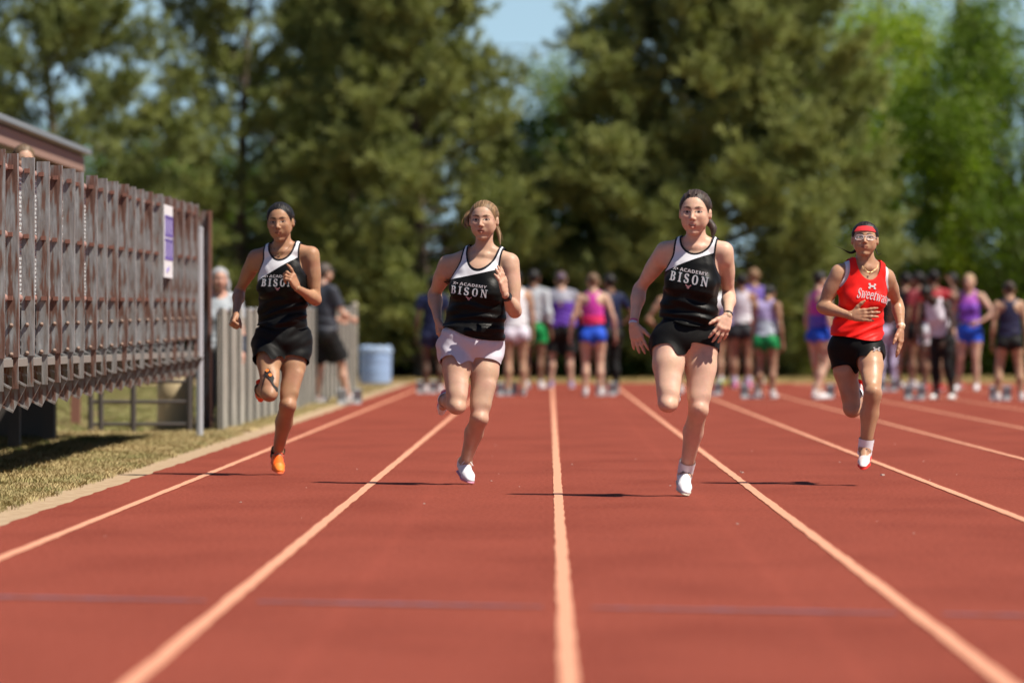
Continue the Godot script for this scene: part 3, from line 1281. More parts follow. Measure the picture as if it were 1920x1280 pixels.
func runners() -> void:
	var black := Color(0.0055, 0.0075, 0.0075)
	var white := Color(0.74, 0.74, 0.77)
	# --- orange shoes, knee tape
	var r1 := {
		"name": "person", "label": "runner in black shorts and bright orange spikes with taped knee", "group": "sprinters in the race",
		"skin": Color(0.37, 0.20, 0.115), "hair": Color(0.012, 0.010, 0.010), "thigh": 0.88, "girth": 0.95, "arm": 0.94, "head_h": 0.233, "head_w": 0.96, "yaw": -0.16, "pitch": 0.02, "roll": 0.05, "squint": 0.62,
		"j": joints(34.7, {"N": [531, 468, 0.02], "Hd": [526, 417.5, 0.06], "S0": [479, 482, -0.04], "S1": [584, 477, 0.05], "E0": [445, 544, -0.20], "W0": [441, 588, -0.03],
			"E1": [593, 562, 0.05], "W1": [560, 541, 0.24], "H0": [504, 641, 0.03], "H1": [556, 641, -0.02], "K0": [508, 737, 0.24], "A0": [487, 731, -0.15], "T0": [482, 752, -0.29],
			"K1": [541, 760, 0.14], "A1": [518, 850, -0.12], "T1": [523, 886, 0.04]}),
		"hands": [{"d": Vector3(-0.25, -0.75, 0.55), "n": Vector3(0.8, -0.2, -0.3), "curl": [[1.35, 1.7, 1.0], [1.35, 1.7, 1.0], [1.35, 1.7, 1.0], [1.35, 1.7, 1.0]], "thumb": 0.6},
			{"d": Vector3(-0.45, 0.9, 0.25), "n": Vector3(-0.75, -0.1, -0.6), "curl": [[0.1, 0.25, 0.2], [0.7, 1.1, 0.6], [0.9, 1.2, 0.7], [1.0, 1.2, 0.7]], "thumb": 0.25}],
		"top": {"kind": "singlet", "hem": 0.475, "color": black, "panel": [-0.108, 0.60, 0.0], "panel_color": white, "trim_w": 0.010, "neck_x": 0.080, "neck_y": 0.105, "fold": 0.009, "hem_w": 0.128, "lean": 0.3,
			"print": bison_print(-0.098, -0.176, 0.202, 0.046)},
		"bottom": {"len": 0.30, "len0": 0.34, "color": Color(0.006, 0.006, 0.007), "flare": 0.016, "fold": 0.007, "waist": 0.19},
		"shoes": [{"upper": Color(0.90, 0.10, 0.02), "sole": Color(0.75, 0.05, 0.02), "sock": black, "sock_len": 0.02}, {"upper": Color(0.95, 0.13, 0.012), "toe": Color(0.95, 0.22, 0.03), "sole": Color(0.9, 0.16, 0.05), "lace": Color(0.8, 0.05, 0.02), "sock": black, "sock_len": 0.03}],
		"locks": [{"name": "braid", "p": [Vector3(-0.1, -0.1, -0.42), Vector3(-0.25, -0.5, -0.5), Vector3(-0.55, -0.85, -0.55), Vector3(-0.62, -1.35, -0.5)], "r": [0.06, 0.05, 0.03, 0.008]},
			{"name": "braid", "p": [Vector3(-0.1, -0.15, -0.40), Vector3(-0.5, -0.75, -0.5), Vector3(-0.85, -1.12, -0.5), Vector3(-1.1, -1.25, -0.45)], "r": [0.05, 0.03, 0.018, 0.006]},
			{"name": "bun", "p": [Vector3(0.1, 0.0, -0.44), Vector3(0.22, 0.0, -0.42), Vector3(0.30, 0.02, -0.34)], "r": [0.08, 0.11, 0.06]}],
	}
	var n1 := person(r1)
	tape(r1, n1)
	necklace(r1, n1, 0.0)
	# --- pale shorts, wristwatch
	var r2 := {
		"name": "person", "label": "runner in pale lilac shorts and white spikes wearing a dark wristwatch", "group": "sprinters in the race",
		"skin": Color(0.51, 0.315, 0.22), "hair": Color(0.19, 0.115, 0.058), "brow": Color(0.12, 0.07, 0.04), "thigh": 0.98, "girth": 1.07, "arm": 1.05, "head_h": 0.222, "head_w": 1.03, "yaw": -0.20, "pitch": 0.0, "roll": 0.0, "squint": 0.75, "mouth": 0.02, "hair_thick": 0.03,
		"j": joints(32.5, {"N": [908, 474, 0.02], "Hd": [907, 414, 0.06], "S0": [840, 495, -0.05], "S1": [956, 492, 0.05], "E0": [813, 550, -0.23], "W0": [820, 600, -0.08],
			"E1": [966, 584, 0.09], "W1": [948, 553, 0.28], "H0": [856, 646, 0.03], "H1": [914, 646, -0.02], "K0": [857, 760, 0.21], "A0": [834, 751, -0.17], "T0": [823, 777, -0.29],
			"K1": [899, 784, 0.14], "A1": [871, 868, -0.13], "T1": [881, 904, 0.035]}),
		"hands": [{"d": Vector3(0.12, -0.95, 0.25), "n": Vector3(0.95, 0, -0.2), "curl": [0.2, 0.3, 0.38, 0.45]},
			{"d": Vector3(-0.22, 0.97, 0.08), "n": Vector3(-0.85, -0.1, -0.5), "curl": [0.08, 0.1, 0.13, 0.2], "spread": 0.05, "thumb": 0.1}],
		"top": {"kind": "singlet", "hem": 0.47, "off": 0.012, "color": black, "panel": [-0.125, 0.36, 0.25], "panel_color": white, "trim_w": 0.010, "neck_x": 0.090, "neck_y": 0.142, "fold": 0.009, "strap": 0.118, "hem_w": 0.140, "hem_tilt": 0.10,
			"print": bison_print(-0.128, -0.205, 0.22, 0.046)},
		"bottom": {"len": 0.26, "len0": 0.28, "color": Color(0.60, 0.565, 0.63), "flare": 0.0, "fold": 0.008, "waist": 0.08, "off": 0.006, "cloth": "light_shorts"},
		"shoes": {"upper": Color(0.78, 0.77, 0.80), "sole": Color(0.62, 0.25, 0.36), "band": Color(0.75, 0.72, 0.76), "lace": Color(0.8, 0.8, 0.8), "sock": Color(0.75, 0.74, 0.76), "sock_len": 0.012},
		"locks": [{"name": "loose_curl", "p": [Vector3(-0.2, 0.12, -0.25), Vector3(-0.4, 0.16, -0.2), Vector3(-0.46, 0.02, -0.15), Vector3(-0.42, -0.1, -0.12), Vector3(-0.36, -0.12, -0.1)], "r": [0.1, 0.085, 0.07, 0.05, 0.015]},
			{"name": "loose_curl", "p": [Vector3(-0.3, 0.05, -0.25), Vector3(-0.5, 0.0, -0.2), Vector3(-0.5, -0.14, -0.15), Vector3(-0.4, -0.2, -0.1)], "r": [0.05, 0.03, 0.022, 0.006]},
			{"name": "strand", "p": [Vector3(-0.3, 0.1, -0.2), Vector3(-0.52, 0.1, -0.15), Vector3(-0.58, -0.06, -0.12), Vector3(-0.5, -0.2, -0.1)], "r": [0.02, 0.012, 0.008, 0.003]},
			{"name": "strand", "p": [Vector3(-0.25, 0.2, -0.2), Vector3(-0.42, 0.26, -0.2), Vector3(-0.52, 0.12, -0.15), Vector3(-0.47, -0.02, -0.1)], "r": [0.02, 0.014, 0.010, 0.003]},
			{"name": "strand", "p": [Vector3(0.3, -0.1, -0.2), Vector3(0.40, -0.3, -0.2), Vector3(0.46, -0.52, -0.18)], "r": [0.012, 0.008, 0.003]},
			{"name": "ponytail", "p": [Vector3(0.12, 0.0, -0.42), Vector3(0.26, -0.2, -0.42), Vector3(0.33, -0.42, -0.36), Vector3(0.36, -0.62, -0.3)], "r": [0.08, 0.07, 0.045, 0.01]}],
	}
	var n2 := person(r2)
	band(r2, n2, 1, "wristwatch", Color(0.012, 0.013, 0.016), 0.024, 0.03, 0.014)
	# --- tallest runner
	var r3 := {
		"name": "person", "label": "tallest runner in tight black shorts with bands on both wrists", "group": "sprinters in the race",
		"skin": Color(0.60, 0.375, 0.27), "hair": Color(0.045, 0.03, 0.024), "thigh": 1.0, "girth": 1.0, "arm": 0.98, "head_h": 0.236, "head_w": 0.98, "yaw": -0.19, "pitch": 0.0, "roll": -0.02, "squint": 0.78, "mouth": 0.042, "hair_thick": 0.035,
		"j": joints(30.1, {"N": [1306, 460, 0.02], "Hd": [1303, 400, 0.06], "S0": [1248, 470, -0.03], "S1": [1357, 471, 0.03], "E0": [1201, 540, -0.17], "W0": [1188, 607, -0.05],
			"E1": [1368, 553, -0.10], "W1": [1364, 592, 0.12], "H0": [1254, 638, 0.03], "H1": [1317, 638, -0.02], "K0": [1251, 755, 0.20], "A0": [1263, 742, -0.20], "T0": [1266, 757, -0.38],
			"K1": [1309, 768, 0.10], "A1": [1286, 887, -0.12], "T1": [1283, 926, 0.045]}),
		"hands": [{"d": Vector3(0.25, -0.95, 0.1), "n": Vector3(0.35, 0.1, -0.9), "curl": [0.08, 0.12, 0.12, 0.15], "spread": 0.13, "thumb": 0.1},
			{"d": Vector3(-0.35, -0.85, 0.35), "n": Vector3(-0.3, -0.15, -0.95), "curl": [[0.3, 0.3, 0.2], [0.35, 0.3, 0.2], [0.4, 0.3, 0.2], [0.5, 0.4, 0.2]], "spread": 0.16, "thumb": -0.1}],
		"top": {"kind": "singlet", "hem": 0.41, "color": black, "panel": [-0.077, 0.50, -0.3], "panel_color": white, "trim_w": 0.010, "neck_x": 0.083, "neck_y": 0.09, "fold": 0.012, "hem_w": 0.132, "strap": 0.113, "lean": -0.05,
			"print": bison_print(-0.102, -0.146, 0.205, 0.050, 0.07)},
		"bottom": {"len": 0.14, "len0": 0.17, "color": Color(0.005, 0.005, 0.006), "fold": 0.002, "waist": 0.14, "off": 0.006, "rough": 0.55},
		"shoes": {"upper": Color(0.8, 0.8, 0.8), "sole": Color(0.55, 0.48, 0.38), "band": Color(0.74, 0.74, 0.74), "lace": Color(0.05, 0.06, 0.09), "sock": Color(0.72, 0.70, 0.74), "sock_len": 0.075},
		"locks": [{"name": "ponytail", "p": [Vector3(0.1, -0.05, -0.42), Vector3(0.28, -0.2, -0.36), Vector3(0.38, -0.34, -0.3), Vector3(0.36, -0.55, -0.3)], "r": [0.08, 0.09, 0.085, 0.012]},
			{"name": "braid", "p": [Vector3(-0.10, 0.40, 0.24), Vector3(-0.13, 0.49, 0.02), Vector3(-0.12, 0.46, -0.25)], "r": [0.02, 0.036, 0.03]},
			{"name": "braid", "p": [Vector3(0.06, 0.41, 0.24), Vector3(0.09, 0.49, 0.02), Vector3(0.08, 0.46, -0.25)], "r": [0.02, 0.036, 0.03]},
			{"name": "braid", "p": [Vector3(0.18, 0.34, 0.18), Vector3(0.24, 0.415, -0.02), Vector3(0.2, 0.4, -0.25)], "r": [0.018, 0.034, 0.03]},
			{"name": "braid", "p": [Vector3(-0.20, 0.33, 0.18), Vector3(-0.25, 0.405, -0.02), Vector3(-0.22, 0.4, -0.25)], "r": [0.018, 0.034, 0.03]}],
	}
	var n3 := person(r3)
	band(r3, n3, 0, "wristband", Color(0.55, 0.12, 0.22), 0.018, 0.012, 0.008)
	band(r3, n3, 0, "wristband", Color(0.6, 0.6, 0.72), 0.004, 0.012, 0.008)
	band(r3, n3, 1, "wristband", Color(0.03, 0.025, 0.022), 0.008, 0.016, 0.008)
	# --- red singlet
	var red := Color(0.78, 0.018, 0.014)
	var r4 := {
		"name": "person", "label": "runner in a red singlet with red headband and clear glasses", "group": "sprinters in the race",
		"skin": Color(0.44, 0.25, 0.15), "hair": Color(0.014, 0.010, 0.009), "thigh": 0.84, "girth": 0.94, "arm": 0.90, "head_h": 0.200, "head_w": 1.05, "yaw": -0.06, "pitch": -0.16, "roll": -0.02, "squint": 0.75, "sheen": 0.40,
		"j": joints(32.5, {"N": [1624, 498, 0.02], "Hd": [1621, 450, 0.06], "S0": [1573, 511, 0.04], "S1": [1663, 519, -0.04], "E0": [1541, 575, 0.03], "W0": [1592, 592, 0.17],
			"E1": [1686, 566, -0.19], "W1": [1692, 615, -0.10], "H0": [1580, 653, -0.03], "H1": [1630, 651, 0.03], "K0": [1598, 766, 0.02], "A0": [1611, 738, -0.32], "T0": [1613, 742, -0.52],
			"K1": [1632, 737, 0.27], "A1": [1619, 840, 0.20], "T1": [1611, 876, 0.34]}),
		"hands": [{"d": Vector3(0.98, 0.05, 0.18), "n": Vector3(0.12, -0.1, -0.97), "curl": [0.05, 0.1, 0.12, 0.18], "spread": 0.07, "thumb": -0.2},
			{"d": Vector3(-0.06, -0.98, 0.1), "n": Vector3(-0.9, 0, -0.3), "curl": [0.1, 0.12, 0.15, 0.2], "spread": 0.04, "thumb": 0.2}],
		"under": {"kind": "singlet", "tight": true, "part": "undershirt", "hem": 0.15, "color": Color(0.72, 0.72, 0.78), "neck_x": 0.088, "neck_y": 0.16, "strap": 0.130, "off": 0.004, "fold": 0.0, "arm_out": 0.04},
		"top": {"kind": "singlet", "hem": 0.41, "off": 0.013, "color": red, "neck_x": 0.078, "neck_y": 0.125, "fold": 0.0075, "hem_w": 0.15, "strap": 0.110, "trim_w": 0.0, "lean": 0.5, "cloth": "red_jersey", "top_y": 0.040, "hem_tilt": -0.12, "arm_out": 0.05,
			"print": [{"text": "Sweetwater", "x": -0.075, "y": -0.175, "w": 0.225, "h": 0.058, "lift": 0.0035, "rise": -0.028, "arch": 0.04, "shear": 0.014, "shrink": 0.15, "color": Color(0.74, 0.66, 0.68)},
				{"rows": ["##...##", "##...##", ".#####.", ".#####.", "##...##", "##...##"], "x": -0.006, "y": -0.094, "px": 0.0066, "py": 0.0052, "lift": 0.003, "color": Color(0.8, 0.78, 0.78), "name": "emblem"}]},
		"bottom": {"len": 0.30, "len0": 0.30, "len1": 0.20, "color": Color(0.005, 0.005, 0.006), "mark": {"rows": ["##...##", "##...##", ".#####.", ".#####.", "##...##", "##...##"], "x": 0.092, "y": 0.004, "px": 0.0058, "py": 0.0036}, "fold": 0.0025, "waist": 0.09, "off": 0.008, "rough": 0.55},
		"shoes": {"upper": Color(0.75, 0.55, 0.53), "sole": Color(0.78, 0.03, 0.02), "band": Color(0.75, 0.06, 0.04), "toe": Color(0.8, 0.72, 0.70), "lace": Color(0.08, 0.03, 0.03), "sock": Color(0.78, 0.77, 0.82), "sock_len": 0.06},
		"locks": [{"name": "ponytail", "p": [Vector3(-0.1, -0.1, -0.4), Vector3(-0.36, -0.3, -0.45), Vector3(-0.62, -0.2, -0.4), Vector3(-0.86, -0.10, -0.4)], "r": [0.07, 0.035, 0.008, 0.003]},
			{"name": "strand", "p": [Vector3(0.28, -0.2, -0.2), Vector3(0.36, -0.38, -0.2), Vector3(0.46, -0.34, -0.2)], "r": [0.02, 0.012, 0.004]}],
	}
	var n4 := person(r4)
	band(r4, n4, 1, "wristband", Color(0.62, 0.50, 0.36), 0.016, 0.014, 0.010)
	headwear(r4, n4)
	necklace(r4, n4, 0.02)

func band(sp: Dictionary, root: Node3D, i: int, called: String, c: Color, back: float, wide: float, thick: float) -> void:
	var W: Vector3 = sp.j["W%d" % i]
	var d: Vector3 = (W - sp.j["E%d" % i]).normalized()
	var n: Vector3 = sp.hands[i].n
	n = (n - d * n.dot(d)).normalized()
	var s := Surf.new()
	var q := W - d * back
	tube_surf(s, [q - d * wide * 0.5, q - d * wide * 0.35, q + d * wide * 0.35, q + d * wide * 0.5], [0.022, 0.0225 + thick * 0.4, 0.0225 + thick * 0.4, 0.022], 18)
	if called == "wristwatch":
		box_surf(s, q - n * 0.021, Vector3(0.03, 0.014, 0.034), Basis(d.cross(n), n, d))
	fix_winding(s)
	s.tint(c)
	put(s, called, vmat("band_rubber", 0.4), root, sp.base)

func tape(sp: Dictionary, root: Node3D) -> void:
	# two strips of stretch tape over the raised thigh and round the kneecap
	var Hp: Vector3 = sp.j.H0
	var Kn: Vector3 = sp.j.K0
	var ax := (Kn - Hp).normalized()
	var side := Vector3(1, 0, 0)
	side = (side - ax * side.dot(ax)).normalized()
	var out := side.cross(ax)
	if out.z < 0:
		out = -out
	var ln := Hp.distance_to(Kn)
	for strip in [[[-0.25, 0.66], [0.12, 0.76], [0.62, 0.9], [1.25, 1.02], [1.7, 1.06]], [[0.0, 0.66], [-0.42, 0.80], [-0.85, 0.94], [-1.25, 1.02], [-1.5, 1.05]]]:
		var s := Surf.new()
		var prev := []
		var n := 24
		for i in n + 1:
			var u: float = float(i) / n * (strip.size() - 1)
			var k := mini(int(u), strip.size() - 2)
			var a: float = lerpf(strip[k][0], strip[k + 1][0], u - k)
			var t: float = lerpf(strip[k][1], strip[k + 1][1], u - k)
			var row := []
			for e in [-1.0, -0.33, 0.33, 1.0]:
				var aa: float = a + e * 0.19
				var tt: float = t - e * 0.034
				var r := (lerpf(0.082, 0.051, clampf((tt - 0.4) / 0.6, 0.0, 1.0)) * 0.90 + 0.0075) * (1.0 + 0.02 * smoothstep(0.9, 1.0, tt))
				if tt > 1.0:
					r = sqrt(maxf(0.0, r * r - pow((tt - 1.0) * ln, 2.0)))
				row.append(Hp + ax * tt * ln + (out * cos(aa) + side * sin(aa)) * r)
			if prev:
				for e in 3:
					var nn: Vector3 = (row[e] - (Hp + ax * (row[e] - Hp).dot(ax))).normalized()
					s.quad(prev[e], prev[e + 1], row[e + 1], row[e], nn)
			prev = row
		s.tint(Color(0.012, 0.012, 0.012))
		put(s, "knee_tape", vmat("tape", 0.8), root, sp.base)
	for dot_ in [[-0.12, 0.675], [0.14, 0.755]]:
		var s := Surf.new()
		var c: Vector3 = Hp + ax * dot_[1] * ln
		var r: float = lerpf(0.082, 0.051, clampf((dot_[1] - 0.4) / 0.6, 0.0, 1.0)) * 0.90 + 0.0105
		var o: Vector3 = out * cos(dot_[0]) + side * sin(dot_[0])
		var u := ax.cross(o)
		var ring := []
		for k in 10:
			ring.append(c + o * r + (u * cos(TAU * k / 10) * 0.011 + ax * sin(TAU * k / 10) * 0.011))
		for k in 10:
			s.quad(c + o * (r + 0.001), ring[k], ring[(k + 1) % 10], ring[(k + 1) % 10], o)
		s.tint(Color(0.85, 0.20, 0.03))
		put(s, "tape_mark", vmat("tape"), root, sp.base)

func necklace(sp: Dictionary, root: Node3D, drop: float) -> void:
	var fr: Transform3D = sp.frame
	var pts := []
	var rad := []
	for i in 13:
		var t := lerpf(-1.0, 1.0, i / 12.0)
		pts.append(fr * Vector3(t * 0.055, 0.022 - 0.045 * (1.0 - t * t) - drop * 0.5, 0.070 - 0.028 * t * t + drop * 0.3))
		rad.append(0.0009)
	var s := Surf.new()
	tube_surf(s, pts, rad, 5)
	box_surf(s, fr * Vector3(0, -0.030 - drop * 0.5, 0.072 + drop * 0.3), Vector3(0.008, 0.012, 0.004), fr.basis)
	fix_winding(s)
	var m := mat("gold", lin(0.75, 0.55, 0.28), 0.25, 0.9)
	put(s, "necklace", m, root, sp.base)

func headwear(sp: Dictionary, root: Node3D) -> void:
	var ht: Transform3D = sp.head_frame
	# a stretch headband round the hairline
	var s := Surf.new()
	var rows := []
	for i in 41:
		var a := TAU * i / 40.0
		var d := Vector3(sin(a), 0, cos(a))
		var y := 0.245 + 0.035 * d.z
		var row := []
		for e in [-1.0, 0.0, 1.0]:
			var yy: float = y + e * (0.058 + 0.020 * d.z)
			var k := sqrt(maxf(0.05, 1.0 - pow((yy - 0.115) / 0.38, 2.0)))
			row.append(ht * Vector3(d.x * (0.315 * k + 0.04), yy, -0.06 + d.z * (0.41 * k + 0.038)))
		rows.append(row)
	for i in 40:
		for e in 2:
			var n: Vector3 = (rows[i][e] - ht.origin).normalized()
			s.quad(rows[i][e], rows[i + 1][e], rows[i + 1][e + 1], rows[i][e + 1], n)
	s.tint(Color(0.62, 0.035, 0.04))
	put(s, "headband", fabric("headband_cloth", 0.8), root, sp.base)
	# clear-framed glasses
	var g := Surf.new()
	var lens := Surf.new()
	for sg in [-1.0, 1.0]:
		var pts := []
		var rad := []
		for i in 21:
			var t := TAU * i / 20.0
			var x: float = sg * 0.148 + 0.105 * signf(cos(t)) * pow(absf(cos(t)), 0.7)
			var y := 0.012 + 0.076 * signf(sin(t)) * pow(absf(sin(t)), 0.7)
			pts.append(ht * Vector3(x, y, 0.372 - 0.09 * pow(absf(x) / 0.25, 2.0)))
			rad.append(0.0016)
		tube_surf(g, pts, rad, 6, false)
		var c := ht * Vector3(sg * 0.148, 0.012, 0.352)
		for i in 20:
			lens.quad(c, pts[i], pts[i + 1], pts[i + 1], ht.basis.z.normalized())
		tube_surf(g, [ht * Vector3(sg * 0.25, 0.03, 0.282), ht * Vector3(sg * 0.315, 0.035, 0.14), ht * Vector3(sg * 0.34, 0.03, -0.06)], [0.0018, 0.0016, 0.0015], 6)
	tube_surf(g, [ht * Vector3(-0.045, 0.03, 0.372), ht * Vector3(0, 0.045, 0.378), ht * Vector3(0.045, 0.03, 0.372)], [0.0016, 0.0016, 0.0016], 6)
	fix_winding(g)
	var fm := mat("clear_plastic", lin(0.72, 0.66, 0.66), 0.2)
	var gm := put(g, "glasses", fm, root, sp.base)
	var lm := mat("lens", Color(0.95, 0.97, 1.0, 0.08), 0.03)
	lm.transparency = BaseMaterial3D.TRANSPARENCY_ALPHA
	put(lens, "lens", lm, gm, sp.base)

# ---------------------------------------------------------------- the place
var rng := RandomNumberGenerator.new()

func rnd(a: float, b: float) -> float:
	return rng.randf_range(a, b)

func sheet(x0: float, x1: float, d0: float, d1: float, y: float, steps := 1, wob0 := 0.0, wob1 := 0.0, seed_ := 3) -> ArrayMesh:
	# a strip along the track, its two long edges uneven by wob0 and wob1
	var s := Surf.new()
	var nz := FastNoiseLite.new()
	nz.seed = seed_
	nz.frequency = 0.35
	nz.fractal_octaves = 4
	for i in steps + 1:
		var d := lerpf(d0, d1, float(i) / steps)
		s.V.append(Vector3(x0 + wob0 * nz.get_noise_2d(d * 3.0, 0.0), y, -d))
		s.V.append(Vector3(x1 + wob1 * nz.get_noise_2d(d * 3.0, 50.0), y, -d))
		s.N.append(Vector3.UP)
		s.N.append(Vector3.UP)
	for i in steps:
		for q in [0, 2, 1, 1, 2, 3]:
			s.I.append(i * 2 + q)
	return fix_winding(s).mesh()

func ground_and_track() -> void:
	var gm := mat("dry_ground", Color.WHITE, 0.95, 0.0, 0.2)
	gm.albedo_texture = noise_tex(1024, 0.012, ramp([[0.0, lin(0.17, 0.115, 0.06)], [0.45, lin(0.26, 0.185, 0.10)], [0.7, lin(0.30, 0.23, 0.12)], [1.0, lin(0.36, 0.29, 0.17)]]), false, 1.0, 5, FastNoiseLite.TYPE_SIMPLEX_SMOOTH, 6)
	gm.uv1_triplanar = true
	gm.uv1_world_triplanar = true
	gm.uv1_scale = Vector3.ONE * 0.45
	var pm := PlaneMesh.new()
	pm.size = Vector2(900, 1400)
	structure("ground", pm, gm, Vector3(0, -0.016, -500))
	var dm := mat("pale_dirt", Color.WHITE, 0.95, 0.0, 0.2)
	dm.albedo_texture = noise_tex(512, 0.02, ramp([[0.0, lin(0.28, 0.195, 0.12)], [0.5, lin(0.38, 0.275, 0.175)], [1.0, lin(0.45, 0.345, 0.235)]]), false, 1.0, 9)
	dm.uv1_triplanar = true
	dm.uv1_world_triplanar = true
	dm.uv1_scale = Vector3.ONE * 0.8
	structure("path", sheet(-2.74, -2.40, 8.0, 104.0, -0.010, 400, 0.16, 0.0, 11), dm)
	structure("path", sheet(-3.4, 14.0, 100.0, 108.5, -0.008, 60, 0.0, 0.0, 12), dm)
	var tm := mat("track_rubber", Color.WHITE, 0.88, 0.0, 0.14)
	tm.albedo_texture = noise_tex(1024, 0.05, ramp([[0.0, lin(0.17, 0.034, 0.021)], [0.5, lin(0.272, 0.063, 0.041)], [1.0, lin(0.38, 0.108, 0.072)]]), false, 1.0, 21, FastNoiseLite.TYPE_SIMPLEX_SMOOTH, 6)
	tm.normal_enabled = true
	tm.normal_texture = noise_tex(1024, 0.30, null, true, 5.0, 22, FastNoiseLite.TYPE_SIMPLEX_SMOOTH, 2)
	tm.normal_scale = 0.8
	tm.uv1_triplanar = true
	tm.uv1_world_triplanar = true
	tm.uv1_scale = Vector3.ONE * 0.7
	tm.detail_enabled = true
	tm.detail_blend_mode = BaseMaterial3D.BLEND_MODE_MUL
	tm.detail_uv_layer = BaseMaterial3D.DETAIL_UV_2
	tm.detail_albedo = noise_tex(1024, 0.008, ramp([[0.0, Color(0.88, 0.86, 0.86, 0.9)], [0.5, Color(0.96, 0.96, 0.96, 0.9)], [1.0, Color(1.0, 1.0, 1.0, 0.8)]]), false, 1.0, 23, FastNoiseLite.TYPE_SIMPLEX_SMOOTH, 6)
	tm.uv2_triplanar = true
	tm.uv2_world_triplanar = true
	tm.uv2_scale = Vector3(0.11, 0.11, 0.045)
	structure("track", sheet(-2.46, 12.0, 5.0, 102.0, 0.0, 500, 0.03, 0.0, 13), tm)
	# lane lines, painted by hand along a string: their edges waver a little
	var lm := mat("lane_paint", Color.WHITE, 0.85, 0.0, 0.3)
	lm.albedo_texture = noise_tex(512, 0.06, ramp([[0.0, lin(0.44, 0.165, 0.10)], [0.35, lin(0.60, 0.27, 0.165)], [1.0, lin(0.70, 0.34, 0.215)]]), false, 1.0, 31, FastNoiseLite.TYPE_SIMPLEX_SMOOTH, 5)
	lm.uv1_triplanar = true
	lm.uv1_world_triplanar = true
	lm.uv1_scale = Vector3.ONE * 2.3
	for k in range(-2, 10):
		var x := 0.048 + 1.07 * k
		structure("lane_line", sheet(x - 0.024, x + 0.024, 6.0, 101.0 if k > -2 else 96.0, 0.004, 700, 0.007, 0.007, 40 + k), lm)
	for k in range(-2, 9):
		var x := 0.048 + 1.07 * k
		structure("start_line", sheet(x + 0.05, x + 1.02, 71.7, 71.78, 0.004), lm)
	# a worn blue line across the lanes, broken where the paint has gone
	var bm := mat("worn_blue_paint", Color.WHITE, 0.85, 0.0, 0.3)
	bm.albedo_texture = noise_tex(512, 0.03, ramp([[0.0, lin(0.27, 0.085, 0.065)], [0.3, lin(0.235, 0.10, 0.10)], [0.55, lin(0.205, 0.125, 0.16)], [1.0, lin(0.19, 0.135, 0.19)]]), false, 1.0, 33)
	bm.uv1_triplanar = true
	bm.uv1_world_triplanar = true
	bm.uv1_scale = Vector3.ONE * 0.6
	for seg in [[-2.08, -1.10], [-0.93, -0.02], [0.13, 1.06], [1.2, 2.12]]:
		var s := Surf.new()
		for i in 13:
			var x := lerpf(seg[0], seg[1], i / 12.0)
			var d := 17.78 - 0.375 * x
			var w := 0.055 * (0.45 + 0.55 * sin(PI * clampf((x - seg[0]) / (seg[1] - seg[0]), 0.06, 0.94)))
			s.V.append(Vector3(x, 0.004, -d + w))
			s.V.append(Vector3(x, 0.004, -d - w))
			s.N.append(Vector3.UP)
			s.N.append(Vector3.UP)
		for i in 12:
			for q in [0, 2, 1, 1, 2, 3]:
				s.I.append(i * 2 + q)
		structure("blue_line", fix_winding(s).mesh(), bm)
	# crumbs of paint and grit on the rubber
	var crumbs := Surf.new()
	rng.seed = 77
	for i in 40:
		var d := rnd(24.0, 45.0)
		var x := rnd(-2.3, 4.2)
		var r := rnd(0.002, 0.0045)
		box_surf(crumbs, Vector3(x, r * 0.4, -d), Vector3(r * 2, r, r * 2), Basis(Vector3.UP, rnd(0, 3)))
	for q in [[1655, 891, 0.009], [1392, 886, 0.006]]:
		var d := depth_at(q[1])
		box_surf(crumbs, pix(q[0], q[1], d) + Vector3.UP * q[2] * 0.4, Vector3(q[2] * 2, q[2], q[2] * 2.4), Basis(Vector3.UP, 0.5))
	var cm := part("grit", crumbs.mesh(), mat("grit", lin(0.55, 0.47, 0.40), 0.9), self)
	cm.set_meta("kind", "stuff")
	cm.set_meta("label", "pale crumbs of grit scattered on the red track")
	cm.set_meta("category", "grit")

func multi(called: String, mesh: Mesh, m: Material, xf: Array, col: Array, parent: Node) -> MultiMeshInstance3D:
	var mm := MultiMesh.new()
	mm.transform_format = MultiMesh.TRANSFORM_3D
	mm.use_colors = true
	mm.mesh = mesh
	mm.instance_count = xf.size()
	for i in xf.size():
		mm.set_instance_transform(i, xf[i])
		mm.set_instance_color(i, col[i])
	var o := MultiMeshInstance3D.new()
	o.name = called
	o.multimesh = mm
	o.material_override = m
	parent.add_child(o, true)
	o.set_meta("kind", "stuff")
	return o

func blades(n: int, h: float, spread: float, wide: float, seed_: int) -> ArrayMesh:
	rng.seed = seed_
	var s := Surf.new()
	for i in n:
		var a := rnd(0, TAU)
		var r := spread * sqrt(rng.randf())
		var p := Vector3(cos(a) * r, 0, sin(a) * r)
		var lean := Vector3(rnd(-0.7, 0.7), 0, rnd(-0.7, 0.7))
		var hh := h * rnd(0.5, 1.1)
		var side := Vector3(cos(a + 1.3), 0, sin(a + 1.3)) * wide
		var mid := p + Vector3.UP * hh * 0.6 + lean * hh * 0.3
		var tip := p + Vector3.UP * hh * 0.9 + lean * hh
		var n_ := Vector3(lean.x * 0.3, 1, 0.4).normalized()
		s.quad(p - side, p + side, mid + side * 0.7, mid - side * 0.7, n_)
		s.quad(mid - side * 0.7, mid + side * 0.7, tip, tip, n_)
	s.tint(Color.WHITE)
	return s.mesh()

